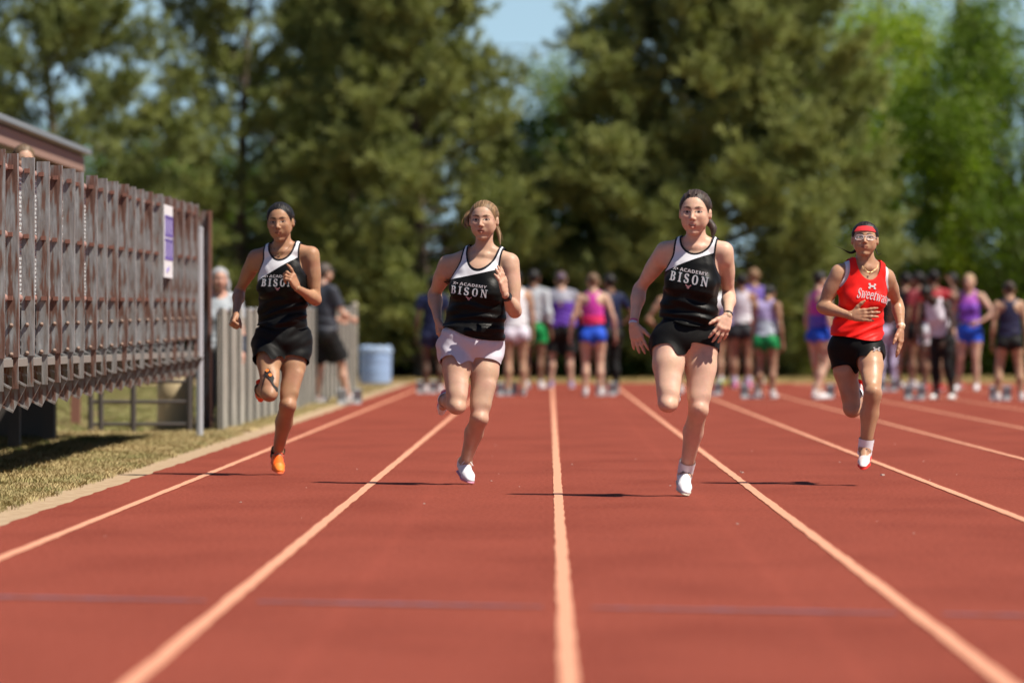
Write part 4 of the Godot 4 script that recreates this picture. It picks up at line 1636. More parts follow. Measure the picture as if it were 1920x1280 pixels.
func grass() -> void:
	var gm := vmat("grass_blade", 0.8, 0.3)
	gm.backlight_enabled = true
	gm.backlight = Color(0.2, 0.2, 0.1)
	var tuft := blades(14, 0.05, 0.07, 0.003, 5)
	rng.seed = 12
	var patch := FastNoiseLite.new()
	patch.frequency = 0.5
	var xf := []
	var col := []
	for i in 26000:
		var d := rnd(24.0, 98.0) if i % 3 else rnd(26.0, 50.0)
		var x := -2.70 - pow(rng.randf(), 1.5) * 7.0
		var v := patch.get_noise_2d(x * 2.0, d)
		if v < -0.30 and x > -3.6:
			continue
		xf.append(Transform3D(Basis(Vector3.UP, rnd(0, TAU)).scaled(Vector3.ONE * rnd(0.6, 1.25)), Vector3(x, -0.018, -d)))
		var dry := clampf(0.80 + v * 1.3 + rnd(-0.25, 0.25), 0.0, 1.0)
		if x < -3.6 and d > 50.0:
			dry *= 0.35
		col.append(Color(0.115, 0.145, 0.04).lerp(Color(0.40, 0.31, 0.155), dry))
	var g := multi("grass", tuft, gm, xf, col, self)
	g.set_meta("label", "short dry grass on the verge beside the track")
	g.set_meta("category", "grass")
	# the far end of the track: a strip of dead grass below the trees
	xf = []
	col = []
	for i in 7000:
		var d := rnd(103.0, 116.0)
		var x := rnd(-5.0, 11.5)
		xf.append(Transform3D(Basis(Vector3.UP, rnd(0, TAU)).scaled(Vector3.ONE * rnd(0.8, 1.8)), Vector3(x, -0.015, -d)))
		col.append(Color(0.40, 0.28, 0.13).lerp(Color(0.28, 0.24, 0.09), rng.randf()))
	var g2 := multi("dead_grass", tuft, gm, xf, col, self)
	g2.set_meta("label", "strip of dead grass past the end of the track")
	g2.set_meta("category", "grass")

# ---------------------------------------------------------------- trees
func tuft_mesh(n: int, length: float, wide: float, seed_: int) -> ArrayMesh:
	# a whisk of needles round +y
	rng.seed = seed_
	var s := Surf.new()
	for i in n:
		var a := rnd(0, TAU)
		var e := rnd(0.05, 1.25)
		var d := Vector3(cos(a) * sin(e), cos(e), sin(a) * sin(e))
		var l := length * rnd(0.65, 1.1)
		var side := d.cross(Vector3(rnd(-1, 1), rnd(-1, 1), rnd(-1, 1))).normalized() * wide
		var p := Vector3.UP * rnd(-0.06, 0.08)
		var n_ := side.cross(d).normalized()
		s.quad(p - side * 0.5, p + side * 0.5, p + d * l + side * 0.3, p + d * l - side * 0.3, n_)
	s.tint(Color.WHITE)
	return s.mesh()

func leaf_mesh(n: int, size: float, spread: float, seed_: int) -> ArrayMesh:
	rng.seed = seed_
	var s := Surf.new()
	for i in n:
		var p := Vector3(rnd(-1, 1), rnd(-1, 1), rnd(-1, 1)) * spread
		var d := Vector3(rnd(-1, 1), rnd(-1.2, 0.6), rnd(-1, 1)).normalized()
		var side := d.cross(Vector3(rnd(-1, 1), rnd(-1, 1), rnd(-1, 1))).normalized()
		var l := size * rnd(0.7, 1.3)
		s.quad(p, p + d * l * 0.5 + side * l * 0.28, p + d * l, p + d * l * 0.5 - side * l * 0.28, side.cross(d).normalized())
	s.tint(Color.WHITE)
	return s.mesh()

func aligned(p: Vector3, y: Vector3, roll: float, sc: float) -> Transform3D:
	y = y.normalized()
	var x := y.cross(Vector3(0.3, 0.1, 0.94)).normalized()
	var b := Basis(x, y, x.cross(y))
	return Transform3D((b * Basis(Vector3.UP, roll)).scaled(Vector3.ONE * sc), p)

var needle_tuft: ArrayMesh
var leaf_clump: ArrayMesh
var willow_clump: ArrayMesh

func tree(called: String, label: String, px: float, d: float, h: float, width: float, seed_: int, o: Dictionary) -> void:
	rng.seed = seed_
	var base := Vector3((px - VX) / F * d, -0.02, -d)
	var root := thing(called, label, "tree", base, o.get("group", "trees behind the start"))
	var pine: bool = o.get("pine", true)
	var wood := Surf.new()
	var lean := Vector3(rnd(-0.06, 0.06), 0, rnd(-0.04, 0.04)) * h
	var tp := []
	var tr := []
	for i in 9:
		var u := i / 8.0
		tp.append(Vector3.UP * h * 0.97 * u + lean * u * u + Vector3(sin(u * 5.0 + seed_), 0, cos(u * 4.0)) * 0.06 * u)
		tr.append(lerpf(o.get("trunk", 0.17), 0.02, pow(u, 0.8)))
	tube_surf(wood, tp, tr, 9)
	var xf := []
	var col := []
	var nb: int = o.get("branches", 64)
	var c1: Color = o.get("c1", Color(0.135, 0.170, 0.052))
	var c2: Color = o.get("c2", Color(0.310, 0.325, 0.100))
	var per: int = o.get("per", 30)
	var low: float = o.get("low", 0.06)
	var clump_r: float = o.get("clump", 0.5)
	for i in nb:
		var t := low + (1.0 - low) * (i + 0.5) / nb
		var az := i * 2.39996 + rnd(-0.5, 0.5)
		var prof: float
		if pine:
			prof = pow(1.0 - t, 0.62) * 1.15 * smoothstep(-0.25, 0.25, t)
		else:
			prof = sqrt(maxf(0.02, 1.0 - pow((t - 0.5) / 0.56, 2.0)))
		var ln := width * 0.5 * prof * rnd(0.62, 1.18) + 0.15
		var el := lerpf(0.10, 0.9, t) if pine else rnd(0.1, 0.8)
		var dir := Vector3(cos(az) * cos(el), sin(el), sin(az) * cos(el))
		var k := t * 8.0 * 0.97
		var k0 := mini(int(k), 7)
		var st: Vector3 = (tp[k0] as Vector3).lerp(tp[k0 + 1], k - k0)
		if not pine:
			st = (tp[mini(int(k * 0.6), 7)] as Vector3).lerp(tp[mini(int(k * 0.6) + 1, 8)], 0.5)
			var want := Vector3(cos(az) * ln, t * h - st.y, sin(az) * ln) + lean * t
			ln = want.length()
			dir = want.normalized()
		var sag := Vector3.DOWN * ln * (0.10 if pine else 0.05)
		var en := st + dir * ln
		tube_surf(wood, [st, st + dir * ln * 0.5 + sag, en], [0.045 * (1.2 - t), 0.028 * (1.2 - t), 0.008], 5, false)
		if pine:
			# feathery: many upswept twigs, each a brush of needles
			for q in int(o.get("twigs", 15) * 1.45):
				var u := 0.25 + 0.85 * sqrt(rng.randf())
				if rng.randf() < o.get("gaps", 0.12):
					continue
				var c: Vector3 = st + dir * ln * u + sag * (1.0 - absf(u - 0.5))
				var td := (dir * 0.7 + Vector3(rnd(-1, 1), rnd(-0.15, 1.0), rnd(-1, 1))).normalized()
				var tl := rnd(0.4, 1.2) * clump_r * 2.0
				var tone := rng.randf()
				for r in int(per * 0.24):
					var v := rng.randf()
					var p := c + td * tl * v + Vector3(rnd(-1, 1), rnd(-1, 1), rnd(-1, 1)) * 0.17 * (1.2 - 0.6 * v)
					xf.append(aligned(p, td + Vector3(rnd(-0.6, 0.6), rnd(-0.1, 0.7), rnd(-0.6, 0.6)), rnd(0, TAU), rnd(0.75, 1.25)))
					col.append(c1.lerp(c2, clampf(tone * 0.45 + rnd(0.0, 0.5), 0.0, 1.0)))
			continue
		for u in [0.55, 0.78, 0.95, 1.08]:
			if rng.randf() < o.get("gaps", 0.12):
				continue
			var c: Vector3 = st + dir * ln * u + sag * (1.0 - absf(u - 0.5)) + Vector3(rnd(-1, 1), rnd(-0.5, 0.5), rnd(-1, 1)) * clump_r * 0.9
			var r := clump_r * rnd(0.6, 1.3)
			var hang := Vector3(rnd(0.6, 1.2), rnd(0.6, 1.5), rnd(0.6, 1.2))
			var tone := rng.randf()
			for q in int(per * rnd(0.7, 1.2)):
				var v := Vector3(rnd(-1, 1), rnd(-1, 1), rnd(-1, 1))
				var p := c + v * hang * r * 0.85
				xf.append(aligned(p, v + dir * 0.4 - Vector3.UP * 0.2, rnd(0, TAU), rnd(0.7, 1.3)))
				col.append(c1.lerp(c2, clampf(tone * 0.75 + rnd(-0.15, 0.4), 0.0, 1.0)))
	fix_winding(wood)
	part("trunk", wood.mesh(), mat("bark", lin(0.10, 0.075, 0.055), 0.95), root)
	var lm: StandardMaterial3D
	if pine:
		lm = vmat("needles", 0.6, 0.35)
		lm.backlight_enabled = true
		lm.backlight = Color(0.5, 0.55, 0.22)
	else:
		lm = vmat("leaves", 0.5, 0.45)
		lm.backlight_enabled = true
		lm.backlight = Color(0.9, 1.0, 0.45)
	multi("crown", needle_tuft if pine else leaf_clump, lm, xf, col, root)

func trees() -> void:
	needle_tuft = tuft_mesh(18, 0.21, 0.018, 3)
	leaf_clump = leaf_mesh(16, 0.085, 0.20, 4)
	var dark := {"c1": Color(0.105, 0.138, 0.044), "c2": Color(0.250, 0.275, 0.085)}
	tree("pine_tree", "dark bushy pine rising behind the rusty bleachers", 110, 111.0, 10.5, 5.6, 101, dark.merged({"branches": 72, "gaps": 0.28, "low": 0.10}, true))
	tree("pine_tree", "open pine with bare leaning limbs beside the bleacher end post", 445, 114.0, 11.0, 5.0, 102, {"branches": 66, "gaps": 0.36, "low": 0.08})
	tree("pine_tree", "full conical pine standing above the blue barrel and fair-haired runner", 792, 112.0, 10.2, 4.1, 103, {"branches": 92, "gaps": 0.14, "low": 0.03})
	tree("pine_tree", "broadest pine, standing behind the tallest runner", 1345, 113.0, 13.0, 6.1, 104, {"branches": 190, "gaps": 0.18, "low": 0.03, "per": 34, "twigs": 19})
	tree("pine_tree", "narrow dark pine filling the gap beside the open pine", 665, 118.0, 9.6, 3.8, 105, dark.merged({"branches": 56, "gaps": 0.15}, true))
	var lime := {"pine": false, "c1": Color(0.19, 0.28, 0.028), "c2": Color(0.38, 0.46, 0.05), "branches": 62, "per": 30, "gaps": 0.30, "clump": 0.46}
	tree("leafy_tree", "bright yellow-green tree behind the runner in red", 1745, 119.0, 7.6, 5.4, 201, lime.merged({"low": 0.16}, true))
	tree("leafy_tree", "tall lime-green tree hiding the utility pole's foot", 1660, 126.0, 9.0, 4.0, 202, lime.merged({"gaps": 0.3, "branches": 50}, true))
	tree("leafy_tree", "plain green tree at the end of the leafy row", 1925, 117.0, 8.0, 4.2, 203, lime.merged({"c1": Color(0.085, 0.14, 0.022), "c2": Color(0.19, 0.27, 0.04)}, true))
	tree("leafy_tree", "pale thin tree in the gap between the two largest pines", 1075, 128.0, 7.2, 2.8, 204, lime.merged({"gaps": 0.4, "branches": 40, "c1": Color(0.13, 0.18, 0.045), "c2": Color(0.24, 0.30, 0.07)}, true))
	tree("leafy_tree", "green tree glimpsed through the open pine", 600, 130.0, 6.4, 4.4, 205, lime.merged({"gaps": 0.2, "branches": 50, "c1": Color(0.085, 0.14, 0.022), "c2": Color(0.19, 0.27, 0.04)}, true))
	tree("leafy_tree", "green tree low behind the dark bushy pine", 215, 130.0, 5.6, 5.4, 206, lime.merged({"branches": 56, "c1": Color(0.085, 0.14, 0.022), "c2": Color(0.19, 0.27, 0.04)}, true))
	tree("leafy_tree", "green tree low between the two largest pines", 1060, 116.0, 5.2, 3.6, 207, lime.merged({"branches": 50, "c1": Color(0.085, 0.14, 0.022), "c2": Color(0.19, 0.27, 0.04), "low": 0.05}, true))
	tree("leafy_tree", "broad green tree behind the spectators at the fence", 330, 128.0, 5.0, 5.0, 208, lime.merged({"branches": 50, "c1": Color(0.085, 0.14, 0.022), "c2": Color(0.19, 0.27, 0.04), "low": 0.05}, true))
	# shrubs along the back of the start area
	rng.seed = 5
	var spots := [420, 520, 630, 740, 850, 960, 1060, 1160, 1270, 1380, 1490, 1590, 1690, 1790, 1900]
	var under := ["trees past the bleacher end post", "trees behind the man in the cap", "trees beside the blue barrel", "narrow dark pine", "conical pine's near side", "conical pine's far side", "thin tree between the largest pines", "low green tree between the largest pines", "broadest pine's near side", "broadest pine's trunk", "broadest pine's far side", "trees behind the runner in red", "bright yellow-green tree", "lime-green tree's lowest limbs", "plain green tree at the row's end"]
	for i in spots.size():
		var kind: int = i % 3
		tree("shrub", ["leafy green shrub", "olive shrub with loose twigs", "low dense green shrub"][kind] + " growing below the " + under[i], spots[i] + (i * 37) % 50 - 25, 117.0 + (i * 13) % 5, 1.5 + ((i * 29) % 10) * 0.09, 2.4, 300 + i,
			{"pine": false, "branches": 26, "per": 26, "gaps": 0.05, "clump": 0.36, "low": 0.03, "trunk": 0.05, "group": "shrubs along the back of the start area",
			"c1": Color(0.07, 0.105, 0.022) if kind != 1 else Color(0.10, 0.105, 0.032), "c2": Color(0.15, 0.20, 0.038) if kind != 1 else Color(0.20, 0.20, 0.065)})

func far_things() -> void:
	var d := 150.0
	var p := thing("utility_pole", "wooden utility pole rising behind the lime-green trees", "pole", Vector3((1800 - VX) / F * d, 0, -d))
	part("mast", tube([Vector3.ZERO, Vector3(0, 11, 0)], [0.15, 0.11], 10), mat("pole_wood", lin(0.11, 0.08, 0.07), 0.9), p)
	part("crossarm", box(Vector3(2.4, 0.12, 0.1), Vector3(0, 10.3, 0.12)), mat("pole_wood", Color.WHITE), p)
	for y in [8.4, 8.62]:
		var w := thing("power_line", "thin dark overhead cable crossing the sky between the pines" if y < 8.5 else "second overhead cable just above the first between the pines", "cable", Vector3(0, y, -d))
		var pts := []
		var rr := []
		for i in 21:
			var x := lerpf(-26.0, 10.8, i / 20.0)
			pts.append(Vector3(x, 0.0006 * (x - 10.8) * (x + 26.0) + 0.05, 0))
			rr.append(0.012)
		part("cable", tube(pts, rr, 5), mat("cable", lin(0.03, 0.03, 0.035), 0.7), w)

# ---------------------------------------------------------------- bleachers, fence, street furniture
func rust_mat(called: String, seed_: int, share: float) -> StandardMaterial3D:
	# grey paint that has rusted through in streaks
	if mats.has(called):
		return mats[called]
	var m := mat(called, Color.WHITE, 0.7, 0.15, 0.45)
	m.albedo_texture = noise_tex(512, 0.018, ramp([[0.0, lin(0.085, 0.040, 0.028)], [share - 0.05, lin(0.16, 0.085, 0.064)], [share + 0.03, lin(0.19, 0.175, 0.165)], [0.7, lin(0.265, 0.27, 0.275)], [1.0, lin(0.35, 0.36, 0.365)]]), false, 1.0, seed_, FastNoiseLite.TYPE_SIMPLEX_SMOOTH, 6)
	m.uv1_triplanar = true
	m.uv1_world_triplanar = true
	m.uv1_scale = Vector3(2.2, 0.30, 2.2)
	m.normal_enabled = true
	m.normal_texture = noise_tex(256, 0.05, null, true, 3.0, seed_ + 1)
	m.normal_scale = 0.3
	return m

func rise(d: float) -> float:
	return 0.0055 * (d - 31.0)

func bleachers() -> void:
	var X := -2.95
	var root := thing("bleachers", "rusty steel bleachers with a row of upright rail posts", "bleachers", Vector3(X, 0, -38.0))
	var o := Vector3(X, 0, -38.0)
	var metals := [rust_mat("rusty_steel_a", 61, 0.36), rust_mat("rusty_steel_b", 64, 0.50), rust_mat("rusty_steel_c", 67, 0.27)]
	var rust := mat("rust", lin(0.20, 0.09, 0.065), 0.85)
	var bolt_m := mat("bolt_steel", lin(0.24, 0.165, 0.13), 0.7, 0.2)
	# shared shapes
	var ps := Surf.new()
	box_surf(ps, Vector3(0, 1.29, 0), Vector3(0.060, 1.12, 0.012))
	box_surf(ps, Vector3(-0.033, 1.29, -0.02), Vector3(0.006, 1.12, 0.052))
	box_surf(ps, Vector3(0.033, 1.29, -0.02), Vector3(0.006, 1.12, 0.052))
	var post := ps.mesh()
	var fs := Surf.new()
	box_surf(fs, Vector3(0.013, 0.715, -0.016), Vector3(0.034, 0.32, 0.018))
	var foot := fs.mesh()
	var ang := deg_to_rad(-27.0)
	var b := Basis(Vector3.BACK, ang)
	var ss := Surf.new()
	box_surf(ss, b * Vector3(-1.9, 0.0, 0.0) + Vector3(0.034, 0.50, -0.05), Vector3(3.8, 0.150, 0.010), b)
	box_surf(ss, b * Vector3(-1.9, 0.080, 0.012) + Vector3(0.034, 0.50, -0.05), Vector3(3.8, 0.012, 0.036), b)
	box_surf(ss, b * Vector3(-1.9, -0.080, 0.012) + Vector3(0.034, 0.50, -0.05), Vector3(3.8, 0.012, 0.036), b)
	var stringer := ss.mesh()
	var bs := lathe_surf([[0.0, 0.0], [0.013, 0.0], [0.013, 0.010], [0.008, 0.011], [0.008, 0.026], [0.0, 0.026]], 8)
	bs.moved(Transform3D(Basis(Vector3.RIGHT, PI / 2), Vector3.ZERO))
	var bolt := bs.mesh()
	var cs := Surf.new()
	box_surf(cs, Vector3(0.0, 0, 0.012), Vector3(0.030, 0.024, 0.024))
	var clip := cs.mesh()
	rng.seed = 9
	for i in range(-3, 20):
		var d := 30.36 + 0.885 * i
		var at := Vector3(0, rise(d), -d + 38.0)
		var m: Material = metals[(i * 7 + 21) % 3]
		if i > 14 or i < 1:
			m = metals[1]
		var p := part("post", post, m, root, at)
		p.rotation = Vector3(0, rnd(-0.06, 0.06), rnd(-0.006, 0.006))
		part("lower_post", foot, metals[(i * 5 + 20) % 3], p)
		for y in [0.745, 0.905]:
			part("bolt", bolt, bolt_m, p, Vector3(-0.004, y, 0.006))
		for y in [1.055, 1.405, 1.775]:
			part("clip", clip, rust, p, Vector3(rnd(-0.01, 0.01), y, 0.0))
		part("stringer", stringer, metals[(i * 3 + 21) % 3], root, at)
	# rails
	for y in [1.055, 1.405, 1.775]:
		var r := part("rail", tube([Vector3(-0.05, y + rise(27.0), 11.0), Vector3(-0.05, y + rise(48.0), -10.0)], [0.024, 0.024], 10), mat("pink_rust", lin(0.33, 0.19, 0.16), 0.8), root)
		r.set_meta("label", "rusty pink rail tied to the posts")
	# foot boards and seat boards along the rows
	var plank := mat("weathered_plank", lin(0.20, 0.18, 0.16), 0.85)
	for k in 6:
		var x := -0.28 - 0.58 * k
		var y := 0.66 + 0.29 * k
		part("foot_board", box(Vector3(0.56, 0.04, 21.0), Vector3(x, y + rise(38.0), 0.6)), plank, root)
		part("seat_board", box(Vector3(0.24, 0.04, 21.0), Vector3(x - 0.28, y + 0.38 + rise(38.0), 0.6)), plank, root)
		part("riser_board", box(Vector3(0.02, 0.14, 21.0), Vector3(x - 0.13, y + 0.12 + rise(38.0), 0.6)), plank, root)
	for k in 7:
		for x in [-1.1, -2.6]:
			part("leg", box(Vector3(0.09, 0.45 - x * 0.5, 0.09), Vector3(x, (0.45 - x * 0.5) * 0.5, 10.0 - k * 3.0)), mat("dark_steel", lin(0.06, 0.05, 0.045), 0.7), root)
	part("end_panel", box(Vector3(3.0, 0.62, 0.03), Vector3(-2.68, 0.29, -9.6)), mat("dark_steel", Color.WHITE), root)
	# wire mesh behind the posts
	var wire := Surf.new()
	for k in 420:
		var d := 26.5 + k * 0.05
		for sg in [-1.0, 1.0]:
			var a := Vector3(-0.085, 1.04 + rise(d), -d + 38.0)
			var e := Vector3(-0.085, 1.76 + rise(d), -d + 38.0 + sg * 0.72)
			tube_surf(wire, [a, e], [0.0022, 0.0022], 3, false)
	fix_winding(wire)
	var w := part("wire_mesh", wire.mesh(), mat("galvanised_wire", lin(0.50, 0.52, 0.53), 0.5, 0.4), root)
	w.set_meta("kind", "stuff")
	# the end of the row
	var ep := thing("end_post", "pale galvanised pipe post at the end of the bleachers", "post", pix(373.5, 818, 48.0))
	part("pipe", tube([Vector3(0, -0.05, 0), Vector3(0, 1.74, 0)], [0.030, 0.030], 14), mat("galvanised_pipe", lin(0.48, 0.49, 0.52), 0.45, 0.35), ep)
	part("cap", tube([Vector3(0, 1.74, 0), Vector3(0, 1.755, 0), Vector3(0, 1.775, 0)], [0.033, 0.033, 0.014], 14), mat("galvanised_pipe", Color.WHITE), ep)
	var bp := thing("end_post", "flat rusty brown steel post beside the pale pipe post", "post", pix(383, 802, 52.4))
	part("bar", box(Vector3(0.085, 2.02, 0.05), Vector3(0, 0.99, 0)), metals[1], bp)
	part("plate", box(Vector3(0.12, 0.30, 0.012), Vector3(-0.09, 1.80, 0.03)), metals[0], bp)
	part("bar_flange", box(Vector3(0.02, 2.02, 0.09), Vector3(0.052, 0.99, 0.02)), rust, bp)
	# banner tied flat on the posts
	var sg := thing("banner_sign", "white banner with purple lettering tied on the bleacher posts", "sign", Vector3(X + 0.045, 1.565, -43.3))
	part("cloth", box(Vector3(0.006, 0.55, 0.96)), mat("white_vinyl", lin(0.70, 0.70, 0.72), 0.6), sg)
	var pur := mat("purple_ink", lin(0.13, 0.085, 0.36), 0.6)
	var ink := Surf.new()
	for row in 2:
		var y0 := 0.195 - row * 0.175
		for k in 6:
			var z := 0.39 - k * 0.15
			box_surf(ink, Vector3(0.005, y0 - 0.075, z), Vector3(0.004, 0.135, 0.045))
			box_surf(ink, Vector3(0.005, y0 - 0.01, z - 0.03), Vector3(0.004, 0.022, 0.12))
			box_surf(ink, Vector3(0.005, y0 - 0.15, z - 0.03), Vector3(0.004, 0.022, 0.12))
			if k % 2:
				box_surf(ink, Vector3(0.005, y0 - 0.08, z - 0.085), Vector3(0.0042, 0.13, 0.03))
	for k in 3:
		box_surf(ink, Vector3(0.005, -0.225 + k * 0.01, 0.2 - k * 0.12), Vector3(0.004, 0.008, 0.07), Basis(Vector3.RIGHT, 0.5))
	part("lettering", ink.mesh(), pur, sg)
	# shelter roof behind the bleachers
	var sh := thing("shelter", "open shelter with a grey sheet roof and rusty fascia behind the bleachers", "shelter", Vector3(-4.5, 0, -46.0))
	var rb := Basis(Vector3.BACK, 0.12)
	part("roof", box(Vector3(3.4, 0.05, 19.5), Vector3(-1.62, 2.42, 0.75), rb), mat("roof_sheet", lin(0.22, 0.23, 0.24), 0.5, 0.4), sh)
	part("fascia", box(Vector3(0.05, 0.14, 19.3), Vector3(-0.02, 2.50, 0.75)), mat("fascia_paint", lin(0.27, 0.165, 0.13), 0.8), sh)
	for k in 4:
		part("upright", box(Vector3(0.09, 2.45, 0.09), Vector3(-0.06, 1.22, -8.7 + k * 5.8)), rust, sh)
	part("beam", box(Vector3(3.3, 0.16, 0.10), Vector3(-1.65, 2.30, -8.85), rb), mat("fascia_paint", Color.WHITE), sh)
	var sw := Surf.new()
	for k in 130:
		var z := -8.8 + k * 0.14
		for q in [-1.0, 1.0]:
			tube_surf(sw, [Vector3(-0.10, 1.2, z), Vector3(-0.10, 2.44, z + q * 1.24)], [0.003, 0.003], 3, false)
	fix_winding(sw)
	var swm := part("wire_mesh", sw.mesh(), mat("dark_wire", lin(0.10, 0.10, 0.10), 0.6), sh)
	swm.set_meta("kind", "stuff")
	# dark pipe gate and tan drum seen under the seats
	var gt := thing("pipe_gate", "dark pipe gate standing in the shade under the bleachers", "gate", pix(270, 808, 50.6))
	var gd := 50.6
	var dk := mat("dark_steel", Color.WHITE)
	for y in [0.06, 0.26, 0.44]:
		part("rail", tube([Vector3(-0.48, y, 0), Vector3(0.42, y, 0)], [0.016, 0.016], 8), dk, gt)
	for x in [-0.48, -0.39, -0.10, 0.40]:
		part("stile", tube([Vector3(x, -0.05, 0), Vector3(x, 0.62, 0)], [0.026, 0.026], 8), dk, gt)
	var dr := thing("drum", "tan metal drum under the far end of the bleachers", "drum", Vector3((328 - VX) / F * 52.5, -0.02, -52.5))
	part("shell", lathe_surf([[0.0, 0.0], [0.17, 0.0], [0.172, 0.02], [0.168, 0.15], [0.174, 0.16], [0.168, 0.17], [0.168, 0.31], [0.174, 0.32], [0.168, 0.33], [0.17, 0.5], [0.0, 0.5]], 24).mesh(), mat("tan_paint", lin(0.42, 0.33, 0.19), 0.7), dr)
	part("lid", lathe_surf([[0.0, 0.50], [0.178, 0.50], [0.178, 0.52], [0.0, 0.53]], 24).mesh(), mat("tan_paint", Color.WHITE), dr)

func fence() -> void:
	var x0 := -2.97
	var root := thing("fence", "weathered grey board fence running on past the bleachers", "fence", Vector3(x0, 0, -53.0))
	var tones := []
	for k in 4:
		var m := mat("grey_board_%d" % k, Color.WHITE, 0.85, 0.0, 0.25)
		var v: float = [1.0, 0.82, 1.12, 0.92][k]
		m.albedo_texture = noise_tex(256, 0.03, ramp([[0.0, lin(0.22 * v, 0.205 * v, 0.175 * v)], [0.5, lin(0.33 * v, 0.315 * v, 0.275 * v)], [1.0, lin(0.43 * v, 0.415 * v, 0.37 * v)]]), false, 1.0, 80 + k, FastNoiseLite.TYPE_SIMPLEX_SMOOTH, 5)
		m.uv1_triplanar = true
		m.uv1_world_triplanar = true
		m.uv1_scale = Vector3(1.5, 0.25, 0.6)
		tones.append(m)
	var post_m := mat("dark_fence_post", lin(0.13, 0.125, 0.11), 0.85)
	rng.seed = 31
	var d := 51.0
	var k := 0
	while d < 84.5:
		var w := 1.45
		var top := 1.085 + 0.0052 * (d - 50.0)
		var s := Surf.new()
		var n := 9
		# each board panel bellies out a little between its posts
		var rows := []
		for i in n + 1:
			var u := float(i) / n
			var x := 0.035 * sin(PI * u) + 0.003 * sin(u * 40.0)
			rows.append([Vector3(x, -0.03, -u * (w - 0.16)), Vector3(x * 0.85, top + rnd(-0.008, 0.008), -u * (w - 0.16))])
		for i in n:
			var t: Vector3 = rows[i + 1][0] - rows[i][0]
			var nn := Vector3(absf(t.z), 0, t.x if t.z < 0 else -t.x).normalized()
			s.quad(rows[i][0], rows[i + 1][0], rows[i + 1][1], rows[i][1], nn)
			s.quad(rows[i][0] - Vector3(0.02, 0, 0), rows[i + 1][0] - Vector3(0.02, 0, 0), rows[i + 1][1] - Vector3(0.02, 0, 0), rows[i][1] - Vector3(0.02, 0, 0), -nn)
			s.quad(rows[i][1], rows[i + 1][1], rows[i + 1][1] - Vector3(0.02, 0, 0), rows[i][1] - Vector3(0.02, 0, 0), Vector3.UP)
		part("board", s.mesh(), tones[(k * 7) % 4], root, Vector3(0, 0, -d + 53.0))
		part("post", tube([Vector3(0.03, -0.05, 0.07), Vector3(0.03, top + 0.012, 0.07)], [0.017, 0.016], 8), post_m, root, Vector3(0, 0, -d + 53.0))
		d += w
		k += 1
	part("top_rail", tube([Vector3(0.0, 1.075, 2.0), Vector3(0.0, 1.075 + 0.0052 * 34.5, -31.7)], [0.02, 0.02], 8), mat("galvanised_pipe", Color.WHITE), root)
	var last := thing("fence_post", "round fence post with a pale cap beside the blue barrel", "post", Vector3(-2.93, -0.03, -85.4))
	part("pipe", tube([Vector3.ZERO, Vector3(0, 1.33, 0)], [0.045, 0.045], 12), tones[1], last)
	part("cap", tube([Vector3(0, 1.33, 0), Vector3(0, 1.36, 0), Vector3(0, 1.385, 0)], [0.05, 0.05, 0.02], 12), mat("pale_cap", lin(0.6, 0.55, 0.45), 0.5), last)
	# barrel with a bag over its rim
	var bd := 101.0
	var b := thing("barrel", "pale blue plastic barrel with a crumpled bag at its rim", "barrel", Vector3((704 - VX) / F * bd, 0.0, -bd))
	var bm := mat("blue_plastic", lin(0.25, 0.36, 0.56), 0.4, 0.0, 0.5)
	part("shell", lathe_surf([[0.0, 0.0], [0.27, 0.0], [0.275, 0.03], [0.278, 0.20], [0.288, 0.22], [0.278, 0.24], [0.282, 0.42], [0.292, 0.44], [0.282, 0.46], [0.275, 0.60], [0.262, 0.62], [0.25, 0.59]], 28).mesh(), bm, b)
	var bag := Surf.new()
	rng.seed = 8
	var ring := lathe_surf([[0.284, 0.54], [0.290, 0.58], [0.284, 0.63], [0.26, 0.66], [0.19, 0.60]], 40)
	for i in ring.V.size():
		var v := ring.V[i]
		ring.V[i] += Vector3(v.x, 0, v.z).normalized() * rnd(0.0, 0.022) + Vector3.UP * rnd(-0.03, 0.03)
	ring.normals()
	part("bag", ring.mesh(), mat("bag_plastic", lin(0.30, 0.40, 0.55), 0.35), b)

func starting_blocks() -> void:
	var spots := [
		[800, 737, "behind the athlete in navy"], [951, 741, "behind the athlete in white shorts"], [1137, 741, "beside the athlete in red and blue"], [1335, 740, "behind the tallest runner's knee"], [1409, 746, "beside the athlete in green shorts"],
		[1545, 746, "behind the athlete in blue briefs"], [1666, 733, "near the athlete in black and grey"], [1716, 748, "alone beside the bending athlete"], [1876, 750, "at the feet of the athlete in navy and black"], [655, 757, "on the grass by the man in the cap"]]
	var grey := mat("block_pad", lin(0.26, 0.28, 0.30), 0.6)
	var alu := mat("block_rail", lin(0.55, 0.56, 0.58), 0.35, 0.6)
	for q in spots:
		var d := depth_at(q[1])
		var b := thing("starting_block", "grey starting block " + q[2], "starting block", pix(q[0], q[1], d), "starting blocks in the lanes")
		part("rail", box(Vector3(0.07, 0.03, 0.85), Vector3(0, 0.017, 0.1)), alu, b)
		for sg in [-1.0, 1.0]:
			var pd := part("pedal", box(Vector3(0.115, 0.17, 0.03), Vector3.ZERO), grey, b, Vector3(sg * 0.095, 0.105, 0.10 if sg < 0 else -0.12))
			pd.rotation = Vector3(deg_to_rad(28.0), 0, 0)
			part("bracket", box(Vector3(0.09, 0.02, 0.13), Vector3(0, -0.06, 0.07)), alu, pd)

